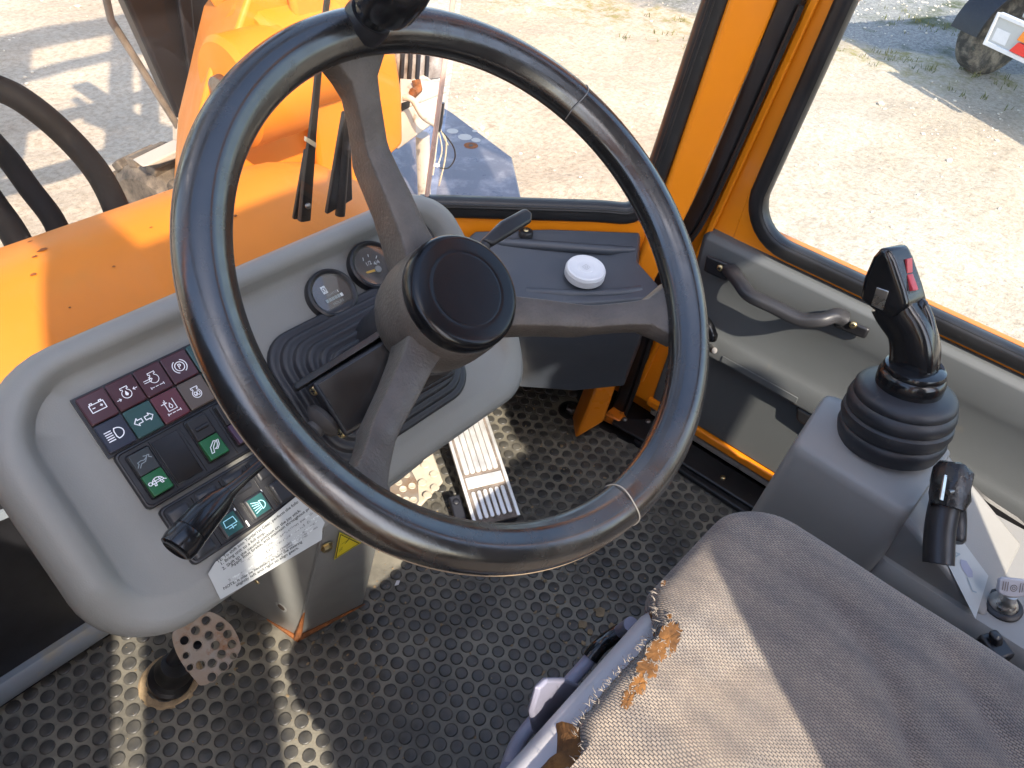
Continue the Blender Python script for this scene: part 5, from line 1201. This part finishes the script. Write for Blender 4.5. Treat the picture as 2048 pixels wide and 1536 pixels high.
# ================================================================== seat
def fabric(name):
    m = bpy.data.materials.new(name); m.use_nodes = True; t = m.node_tree; L = t.links.new
    b = t.nodes['Principled BSDF']; b.inputs['Roughness'].default_value = 0.92; b.inputs['Sheen Weight'].default_value = 0.25; b.inputs['Specular IOR Level'].default_value = 0.1
    tc = t.nodes.new('ShaderNodeTexCoord'); src = tc.outputs['Object']
    mp = t.nodes.new('ShaderNodeMapping'); mp.inputs['Rotation'].default_value = (0, 0, math.radians(90)); L(src, mp.inputs['Vector'])
    nz = t.nodes.new('ShaderNodeTexNoise'); nz.inputs['Scale'].default_value = 12; nz.inputs['Detail'].default_value = 2; L(mp.outputs[0], nz.inputs['Vector'])
    ad = t.nodes.new('ShaderNodeVectorMath'); ad.operation = 'MULTIPLY_ADD'; ad.inputs[1].default_value = (.016, .016, 0)
    L(nz.outputs['Color'], ad.inputs[0]); L(mp.outputs[0], ad.inputs[2])
    br = t.nodes.new('ShaderNodeTexBrick'); br.offset = 0.5
    br.inputs['Scale'].default_value = 1.0; br.inputs['Brick Width'].default_value = 0.0043; br.inputs['Row Height'].default_value = 0.0021
    br.inputs['Mortar Size'].default_value = 0.00055; br.inputs['Mortar Smooth'].default_value = 1.0
    br.inputs['Color1'].default_value = (0.370, 0.312, 0.245, 1); br.inputs['Color2'].default_value = (0.285, 0.240, 0.195, 1); br.inputs['Mortar'].default_value = (0.075, 0.068, 0.068, 1)
    L(ad.outputs[0], br.inputs['Vector'])
    n2 = t.nodes.new('ShaderNodeTexNoise'); n2.inputs['Scale'].default_value = 14; n2.inputs['Detail'].default_value = 6; L(src, n2.inputs['Vector'])
    r2 = t.nodes.new('ShaderNodeValToRGB'); r2.color_ramp.elements[0].position = .3; r2.color_ramp.elements[0].color = (.72, .72, .75, 1); r2.color_ramp.elements[1].position = .7; r2.color_ramp.elements[1].color = (1.12, 1.06, 1.0, 1)
    L(n2.outputs['Fac'], r2.inputs['Fac'])
    # broad woven stripes along the seat
    wv = t.nodes.new('ShaderNodeTexWave'); wv.bands_direction = 'Y'; wv.inputs['Scale'].default_value = 9.0; wv.inputs['Distortion'].default_value = 0.6; L(ad.outputs[0], wv.inputs['Vector'])
    r3 = t.nodes.new('ShaderNodeValToRGB'); r3.color_ramp.elements[0].position = .1; r3.color_ramp.elements[0].color = (.86, .87, .90, 1); r3.color_ramp.elements[1].position = .6; r3.color_ramp.elements[1].color = (1, 1, 1, 1)
    L(wv.outputs['Fac'], r3.inputs['Fac'])
    mx = t.nodes.new('ShaderNodeMix'); mx.data_type = 'RGBA'; mx.blend_type = 'MULTIPLY'; mx.inputs[0].default_value = 1
    L(br.outputs['Color'], mx.inputs[6]); L(r2.outputs['Color'], mx.inputs[7])
    m2 = t.nodes.new('ShaderNodeMix'); m2.data_type = 'RGBA'; m2.blend_type = 'MULTIPLY'; m2.inputs[0].default_value = 1
    L(mx.outputs[2], m2.inputs[6]); L(r3.outputs['Color'], m2.inputs[7]); L(m2.outputs[2], b.inputs['Base Color'])
    bp = t.nodes.new('ShaderNodeBump'); bp.inputs['Strength'].default_value = 0.8; bp.inputs['Distance'].default_value = 0.0012; bp.invert = True
    L(br.outputs['Fac'], bp.inputs['Height']); L(bp.outputs[0], b.inputs['Normal'])
    return m
M_fabric = fabric('seat_fabric'); M_fabricthread = mat('fabric_thread', (0.30, 0.26, 0.22), 0.95)
def build_seat():
    t = thing('driver_seat', 'worn grey-beige fabric driver seat with torn front edge', 'seat', (-0.05, -0.45, 0))
    rnd = random.Random(21)
    XL, XR, YF, YB = -.345, .222, -.163, -.72
    # plan outline, dense along the front
    base = rrect(XL, XR, YB, YF, (.055, .055, .08, .08), 10)
    pts = []
    n = len(base)
    for i in range(n):
        a, b = A(base[i]), A(base[(i+1) % n]); l = np.linalg.norm(b-a); k = max(1, int(l/.006))
        for j in range(k): pts.append(a+(b-a)*j/k)
    def retreat(x, y):
        # the cover is torn back from the front edge here
        if y < YF-.05: return 0.0
        f = 0.0
        if -.20 < x < .055:
            f = .030*min(1, (.055-x)/.035)
            if x < -.085: f += .020*min(1, (-.085-x)/.02)
        return f
    fr_ = []
    for p in pts:
        r = retreat(*p); jit = (.003*noise.noise(Vector((p[0]*160, 3, 1)))+.002*noise.noise(Vector((p[0]*420, 1, 7)))) if r > 0 else 0
        fr_.append(r+jit)
    cen = A((-.06, -.45))
    def zt(x, y):
        z = .478+.010*math.exp(-((x+.06)/.16)**2)
        # bolster fold running back along the right side and a soft crease
        d = -(y+.257)
        if d > -.03:
            k = min(1, (d+.03)/.07); xc = .147+.158*d-5.79*d*d if d < .15 else .0404-1.58*(d-.15)
            z -= .0035*k*math.exp(-((x-xc)/.012)**2)-.0015*k*math.exp(-((x-xc-.028)/.018)**2)
        d2 = -(y+.335)
        if d2 > 0:
            k = min(1, d2/.04); xc = .205-.73*d2
            z -= .004*k*math.exp(-((x-xc)/.013)**2)
        z += .0015*noise.noise(Vector((x*14, y*14, 0)))
        return z
    rings = []
    specs = [(.020, -.075, 0), (.004, -.060, 0), (.0, -.035, 1), (.003, -.020, 1), (.009, -.010, 1), (.018, -.004, 1), (.032, -.0008, 1)]+[(.044+i*.0075, 0, 1) for i in range(30)]
    hx, hy = (XR-XL)/2, (YF-YB)/2; mx_, my_ = (XR+XL)/2, (YF+YB)/2
    for ins, dz, tr in specs:
        rg = []
        for p, r in zip(pts, fr_):
            sx, sy = (hx-ins)/hx, (hy-ins)/hy
            x = mx_+(p[0]-mx_)*sx; y = my_+(p[1]-my_)*sy
            low = ins < .03
            y2 = y-(r*max(0, 1-ins/.05) if tr else 0)
            if not tr: y2 = y-r*1.0
            z = zt(x, y2)+dz
            if r > .004 and ins < .018: z = max(z, zt(x, y2)-.020)
            rg.append((x, y2, z))
        rings.append(rg)
    mk('cushion_cover', loft(rings, False, True), M_fabric, t, angle=80)
    # foam core, seen where the cover is torn
    rf = []
    def fcut(p, r): return max(0, r-.004) if p[0] > -.088 else max(0, r-.030)
    for ins, dz in ((.012, -.07), (.010, -.03), (.014, -.020), (.024, -.0135), (.05, -.0095), (.10, -.009)):
        rf.append([(mx_+(p[0]-mx_)*(hx-ins)/hx, my_+(p[1]-my_)*(hy-ins)/hy-fcut(p, r)+.002*noise.noise(Vector((p[0]*60, ins*90, 2))), zt(*p)+dz+.003*noise.noise(Vector((p[0]*70, p[1]*70, ins*50)))) for p, r in zip(pts, fr_)])
    mk('foam_core', loft(rf, False, True), M_foam, t, angle=80)
    # foam showing through worn holes along the front roll
    def topz(px, py):
        q = onz(px, py, .478)
        for _ in range(6): q = onz(px, py, zt(q[0], q[1])-.001)
        return q
    holes = [(1338, 1278, .0175, .009), (1312, 1305, .013, .008), (1293, 1340, .0095, .0085), (1276, 1371, .0105, .0062), (1256, 1398, .0095, .0050), (1326, 1168, .004, .002), (1338, 1234, .003, .002)]
    for px, py, a, b in holes:
        c = topz(px, py); N_ = 30; rg = []
        d1 = nrm((1, .25, 0)); d2 = nrm((-.25, 1, 0)); ph_ = [rnd.uniform(.78, 1.12) for _ in range(N_)]
        for k, hz_ in ((1.0, .0010), (.90, .0013), (.5, .0016), (.12, .0012)):
            rg.append([c+d1*a*k*ph_[i]*math.cos(2*math.pi*i/N_)+d2*b*k*ph_[i]*math.sin(2*math.pi*i/N_)+A((0, 0, hz_+.0012*noise.noise(Vector((i*.7, k*5, px)))-.0035*(1 if a > .005 else .3)*0)) for i in range(N_)])
        mk('worn_hole', loft(rg, False, True), M_foam, t, angle=70)
    # frayed threads round the holes and along the torn edge
    V, F = [], []
    def strand(p, d, l, r=.00028):
        nonlocal V, F
        d = nrm(d); q = [A(p), A(p)+d*l*.5+A((rnd.gauss(0, .0006), rnd.gauss(0, .0006), rnd.uniform(0, .0016))), A(p)+d*l+A((rnd.gauss(0, .0012), rnd.gauss(0, .0012), rnd.uniform(-.001, .0012)))]
        v, f = tube(q, [r, r, r*.6], 4); k = len(V); V += list(v); F += [tuple(i+k for i in g) for g in f]
    for px, py, a, b in holes:
        c = topz(px, py); d1 = nrm((1, .25, 0)); d2 = nrm((-.25, 1, 0))
        for _ in range(int(34*a/.012)):
            an_ = rnd.uniform(0, 6.283); e = d1*math.cos(an_)*a+d2*math.sin(an_)*b
            strand(c+e*1.02+A((0, 0, .001)), -e+A((rnd.gauss(0, .004), rnd.gauss(0, .004), .001)), rnd.uniform(.0012, .0034))
    for p, r in zip(pts, fr_):
        if r > .006:
            for _ in range(5):
                q = A((p[0]+rnd.uniform(-.003, .003), p[1]-r-rnd.uniform(.0, .004), zt(p[0], p[1])-rnd.uniform(.001, .016)))
                strand(q, (rnd.gauss(0, .5), 1, rnd.uniform(-.5, .1)), rnd.uniform(.002, .007))
    mk('frayed_threads', (V, F), M_fabricthread, t, kind='stuff', angle=180)
    # plastic front shell under the cushion
    sh = [(XL+.05, YF-.006), (.040, YF-.003), (.060, YF-.008), (.070, YF-.02), (.070, YF-.10), (XL+.05, YF-.10)]
    mk('front_shell', loft([[(x, y+dy if y > YF-.05 else y, z) for x, y in sh] for z, dy in ((.36, -.01), (.415, 0), (.446, -.004), (.456, -.014))]), M_shell, t, bevel=.005, segs=3)
    SY = YF+.012
    def em(lines, px, py, s, y=SY-.002):
        pass
    # embossed seat adjustment symbols on the shell
    f1 = Fr(onp(1178, 1395, (0, YF-.012, .452), nrm((0, .25, .97))), (1, 0, 0), nrm((0, .25, .97)))
    mk('embossed_symbol', comb(ribbons(f1, [[(-.010, -.004), (-.004, -.004), (-.004, .003)], [(.004, -.004), (.004, .004), (.010, .004), (.010, -.002), (.006, -.002)]], .0008, .0006)), M_barpurple, t, smooth=False)
    # adjuster bar with black sleeve and the tab behind it
    yb = YF+.022
    bp = [ony(1262, 1248, yb-.02), ony(1236, 1266, yb-.004), ony(1196, 1296, yb), ony(1174, 1325, yb), ony(1120, 1385, yb), ony(1060, 1452, yb), ony(1030, 1496, yb-.006), ony(1015, 1540, yb-.02)]
    mk('adjuster_bar', tube(smoothpath(bp, 4), .0068, 14), M_barpurple, t)
    mk('bar_sleeve', tube(smoothpath([ony(1243, 1262, yb-.006), ony(1215, 1280, yb-.001), ony(1196, 1296, yb), ony(1180, 1317, yb)], 4), .0082, 14), M_blackgloss, t)
    tb = [ony(x, y, yb-.012) for x, y in ((1052, 1418), (1066, 1372), (1086, 1352), (1122, 1352), (1150, 1364), (1130, 1440), (1085, 1475), (1060, 1460))]
    tab = mk('adjuster_tab', prism(tb, (0, -.006, .002)), M_barpurple, t, bevel=.003, segs=3)
    f2 = Fr(sum(tb)/len(tb)+A((0, .001, .0)), nrm((1, 0, .2)), (0, 1, .3)); f2 = Fr(ony(1105, 1425, yb-.0105), (1, 0, 0), (0, 1, 0.0)); f2.v = A((0, 0, 1))
    mk('printed_mark', ribbons(f2, [[(-.008, -.004), (-.008, .004)], [(-.005, .003), (-.001, -.003), (.002, .002)], [(.006, -.004), (.012, .002), (.008, .006)]], .0009, .0012), M_ink, tab, smooth=False)
    # seat base, backrest and armrests (out of the picture)
    mk('base', abox(-.28, .15, -.66, -.24, 0, .40), M_black, t, bevel=.02)
    mk('shade_block', prism([(-.13, -.745, 1.12), (.15, -.745, 1.12), (.14, -.775, 1.38), (-.12, -.775, 1.38)], (0, -.08, 0)), M_fabric, t, bevel=.03, segs=4)  # unseen block added to keep sun off the corner console
    mk('backrest', prism([(-.21, -.66, .50), (.25, -.66, .50), (.24, -.74, 1.10), (-.20, -.74, 1.10)], (0, -.10, -.02)), M_fabric, t, bevel=.04, segs=4)
build_seat()

# ================================================================== joystick console
def build_console():
    t = thing('control_console', 'light grey plastic control console beside the seat carrying the joystick', 'console', (.43, -.26, 0))
    zt = .430
    a, b, c, d = (onz(*q, zt)[:2] for q in ((1606, 884), (1808, 1010), (1893, 890), (1672, 800)))
    def quad(k, z, gx=0, gy=0):
        return [A((x, y, z)) for x, y in ((.356-gx, -.163+gy), (.352-gx, -.300-gy*.3), (.487+gx, -.300-gy*.3), (.468+gx, -.150+gy))]
    def rquad(q, r, k=5):
        out = []; n = len(q)
        for i in range(n):
            p0, p1, p2 = q[i-1], q[i], q[(i+1) % n]; a_, b_ = p1+nrm(p0-p1)*r, p1+nrm(p2-p1)*r
            for s in range(k+1):
                u = s/k; out.append(a_*(1-u)**2+p1*2*u*(1-u)+b_*u*u)
        return out
    rings = [rquad(quad(0, 0.0, .055, .030), .03), rquad(quad(0, .24, .030, .014), .028), rquad(quad(0, zt-.060, .012, .005), .018), rquad(quad(0, zt-.014, .004, .002), .016), rquad(quad(0, zt-.004, .0005, .0), .015), rquad(quad(0, zt, -.005, -.004), .013)]
    mk('tower', loft(rings), M_console, t, angle=60)
    # lower rear deck that carries the key switch
    dk = .352
    q2 = [(.345, -.295), (.345, -.70), (.53, -.70), (.515, -.290)]
    dq = lambda z, g: rquad([A((x+(-g if x < .4 else g), y, z)) for x, y in q2], .02)
    mk('rear_deck', loft([dq(0, .02), dq(dk-.02, .006), dq(dk-.006, .001), dq(dk, -.004)]), M_console, t, angle=50)
    # ramp from the tower down to the deck, with the worn sticker on it
    R0, R1 = A((0, -.290, .420)), A((0, -.415, dk-.001)); rd = nrm(R1-R0); pn = nrm(np.cross(rd, (1, 0, 0))); pn = pn if pn[2] > 0 else -pn
    mk('ramp', prism([(.357, R0[1], R0[2]), (.357, R1[1], R1[2]), (.357, R1[1]+.02, .30), (.357, R0[1], .30)], (.135, 0, 0)), M_console, t, bevel=.006, segs=3)
    s = [onp(*p, R0+pn*.0006, pn) for p in ((1893, 1125), (1914, 1068), (1976, 1152), (1950, 1238))]
    st = mk('sticker', prism(s, pn*.0005), M_label, t, smooth=False)
    f = Fr((s[0]+s[1]+s[2]+s[3])/4+pn*.0008, s[2]-s[1], pn)
    mk('symbol', comb(fillpoly(f, [(-.014, .004), (-.008, .010), (.004, .008), (.008, .002), (.004, -.004), (-.006, -.004), (-.012, -.001)], .0002)), M_barpurple, st, smooth=False)
    mk('symbol', ribbons(f, [[(.004, -.006), (.016, -.012), (.020, -.008)], [(-.022, .004), (-.018, .008), (-.020, .000)]], .0016, .0002), M_dimprint, st, smooth=False)
    # ignition lock and key
    kc = onz(2003, 1212, dk); ka = nrm((-.05, .10, 1))
    lk = thing('ignition_key', 'grey ignition key standing in its round black lock', 'key', kc)
    mk('lock_ring', lathe(kc, ka, [(.0200, 0), (.0200, .003), (.0180, .005), (.0150, .0055), (.0140, .004)], 36, True, False), M_rubber, lk)
    mk('lock_barrel', lathe(kc, ka, [(.0145, .002), (.0145, .006), (.0120, .010), (.0100, .012), (.0085, .018), (.0080, .024), (.0, .024)], 32), M_metal, lk)
    kf = Fr(kc+ka*.033, nrm((.62, -.78, 0)), nrm((-.62, -.50, .60)))
    hd = [(-.0155, .0075), (-.0110, .0100), (.0110, .0100), (.0155, .0075), (.0155, -.0050), (.0120, -.0085), (.0040, -.0100), (-.0040, -.0100), (-.0120, -.0085), (-.0155, -.0050)]
    kh = mk('key_head', prism([kf(u_, v_, 0) for u_, v_ in hd], -kf.n*.005), M_shell, lk, bevel=.0015)
    mk('grip_lines', comb(*[ribbons(kf, [[(sg*x, -.005+.002*abs(x)/.01), (sg*x, .006)]], .0009, .0004+x*.01) for sg in (-1, 1) for x in (.0065, .0090, .0115)], ribbons(kf, [arc(0, 0, .0034, 0, 360, 20)], .0007, .0004), ribbons(kf, [arc(0, 0, .0015, 0, 360, 14)], .0006, .00045)), M_groove, kh, smooth=False)
    # black rocker lump further back
    bl = onz(1966, 1275, dk)
    mk('rear_switch', comb(box(bl+A((-.008, -.012, .004)), (.010, -.006, 0), (.008, .012, 0), (0, 0, .008)), box(bl+A((-.006, -.008, .014)), (.005, -.003, 0), (.003, .005, 0), (0, .003, .007))), M_black, t, bevel=.003)
    # taped black lever on the rear of the tower
    lv = thing('taped_lever', 'broken black lever wrapped in tape behind the joystick', 'lever', (.42, -.34, .39))
    LN = nrm((0, -.068, .125))
    LP = lambda px, py, off: onp(px, py, A((0, -.290, .420))+LN*off, LN)
    P = [LP(1877, 1122, .020), LP(1880, 1060, .030), LP(1890, 1005, .042), LP(1898, 955, .052)]
    mk('grip', tube(smoothpath([P[0]+(P[0]-P[1])*.06]+P[:3], 5), [.010]+[.0150]*14+[.0150], 18), M_black, lv)
    mk('grip', tube(smoothpath([LP(1910, 1085, .014), LP(1912, 1040, .020), LP(1908, 985, .035)], 5), [.008]+[.0105]*10, 16), M_black, lv)
    V, F = lathe(P[2]+A((0, 0, .010)), nrm(P[3]-P[1]), [(.017, -.012), (.018, 0), (.019, .012), (.0175, .026), (.014, .034), (.010, .035), (.008, .03)], 22, True, True)
    V = [v+A((.0035*noise.noise(Vector(v*90)), .0035*noise.noise(Vector(v*90+5)), .004*noise.noise(Vector(v*80+9)))) for v in V]
    mk('tape_wrap', (V, F), mat('tape_black', (0.012, 0.012, 0.013), 0.3, bump=.5, bscale=150, rvar=.1, vscale=40), lv, angle=25)
    mk('bolt', comb(tube([LP(1896, 985, .064), LP(1916, 980, .064)], .0028, 10), tube([LP(1915, 980, .064), LP(1922, 978, .064)], .0050, 6)), M_steel, lv)
    mk('metal_strip', prism([LP(*p, .066) for p in ((1878, 1000), (1887, 950), (1892, 952), (1884, 1002))], LN*.0015), M_metal, lv)
build_console()

def build_joystick():
    c0 = onz(1776, 878, .432)
    t = thing('joystick', 'black joystick with red rocker switch on a round bellows boot', 'joystick', c0)
    top = onz(1812, 765, .505)
    ax = nrm(top-c0+A((0, 0, .03)))
    prof = [(.060, -.002), (.0625, .006), (.0640, .013), (.0628, .0185), (.0602, .0205), (.0628, .0225), (.0650, .0305), (.0638, .0375), (.0605, .0400), (.0622, .0420), (.0630, .0490), (.0612, .0555), (.0580, .0580), (.0590, .0600), (.0585, .0650), (.0555, .0690), (.0480, .0720), (.0400, .0730), (.0365, .0745), (.0330, .0760)]
    rings = []; n = 56
    prof = [(r*.92, h) for r, h in prof]
    for r, h in prof:
        u, v = perp(ax); k = h/.058
        cc = c0+ax*h; rings.append([cc+(u*math.cos(2*math.pi*i/n)+v*math.sin(2*math.pi*i/n))*r for i in range(n)])
    mk('bellows_boot', loft(rings), M_boot, t, angle=40)
    tp = c0+ax*.073
    mk('collar', lathe(tp, ax, [(.0345, -.002), (.0352, .004), (.0350, .014), (.0335, .018), (.0320, .0195), (.0325, .0215), (.0310, .0255), (.0260, .0275), (.018, .0275)], 48), M_blackgloss, t)
    hx = top[0]+.004
    g = [tp+ax*.020, onx(1826, 742, hx), onx(1830, 700, hx), onx(1822, 660, hx), onx(1800, 625, hx), onx(1785, 600, hx)]
    gr = mk('grip', tube(smoothpath(g, 6), list(np.interp(np.linspace(0, 1, 31), [0, .25, .6, .85, 1], [.0275, .0245, .0220, .0225, .0215])), 28, upv=(1, 0, 0), flat=(1.0, .88)), M_blackgloss, t, angle=60)
    # head: angular block whose upper face carries the rocker
    side = [(1715, 598), (1724, 556), (1742, 514), (1756, 498), (1770, 493), (1785, 522), (1805, 580), (1814, 612), (1802, 634), (1780, 648), (1752, 628)]
    xh = hx-.020
    q = [onx(*p, xh) for p in side]
    HD = A((.036, -.012, -.004))
    head = mk('head', prism(q, HD), M_blackgloss, t, bevel=.0065, segs=4)
    # badge on the left face
    mk('badge', prism([onx(*p, xh-.0004) for p in ((1754, 574), (1778, 582), (1766, 620), (1743, 610))], (-.0012, 0, 0)), M_metal, head, bevel=.0005)
    # rocker on the slanting upper face
    p0, p1 = q[4], q[7]; dv = nrm(p0-p1); nn = nrm(np.cross((1, 0, 0), dv)); nn = nn if nn @ (CAMPOS-p0) > 0 else -nn
    nn = nrm(np.cross(HD, dv)); nn = nn if nn @ (CAMPOS-p0) > 0 else -nn
    rf = Fr((p0+p1)/2+HD*.52+nn*.0005, HD, nn)
    sg = 1 if rf.v @ dv > 0 else -1
    mk('switch_bezel', prism([rf(u_, v_, -.0005) for u_, v_ in rrect(-.0062, .0062, -.0200, .0180, .0015, 3)], nn*.0015), M_black, head, bevel=.0005)
    for ya, yb_, ha, hb in ((-.0180, -.0005, .0055, .0020), (.0005, .0155, .0020, .0042)):
        V = [rf(-.0045, ya, 0), rf(.0045, ya, 0), rf(.0045, yb_, 0), rf(-.0045, yb_, 0), rf(-.0045, ya, ha), rf(.0045, ya, ha), rf(.0045, yb_, hb), rf(-.0045, yb_, hb)]
        mk('red_rocker', (V, [(0, 3, 2, 1), (4, 5, 6, 7), (0, 1, 5, 4), (1, 2, 6, 5), (2, 3, 7, 6), (3, 0, 4, 7)]), M_red, head, bevel=.0008)
    # red trigger on the far side
    mk('trigger', prism([onx(*p, hx-.006) for p in ((1762, 642), (1768, 650), (1780, 672), (1776, 676), (1764, 662))], (.014, 0, 0)), M_red, t, bevel=.002)
    mk('thumb_rest', tube(smoothpath([onx(1838, 600, hx+.006), onx(1856, 640, hx+.004), onx(1864, 690, hx+.002), onx(1866, 740, hx)], 4), [.004]+[.0065]*11+[.006], 12), M_blackgloss, t)
build_joystick()
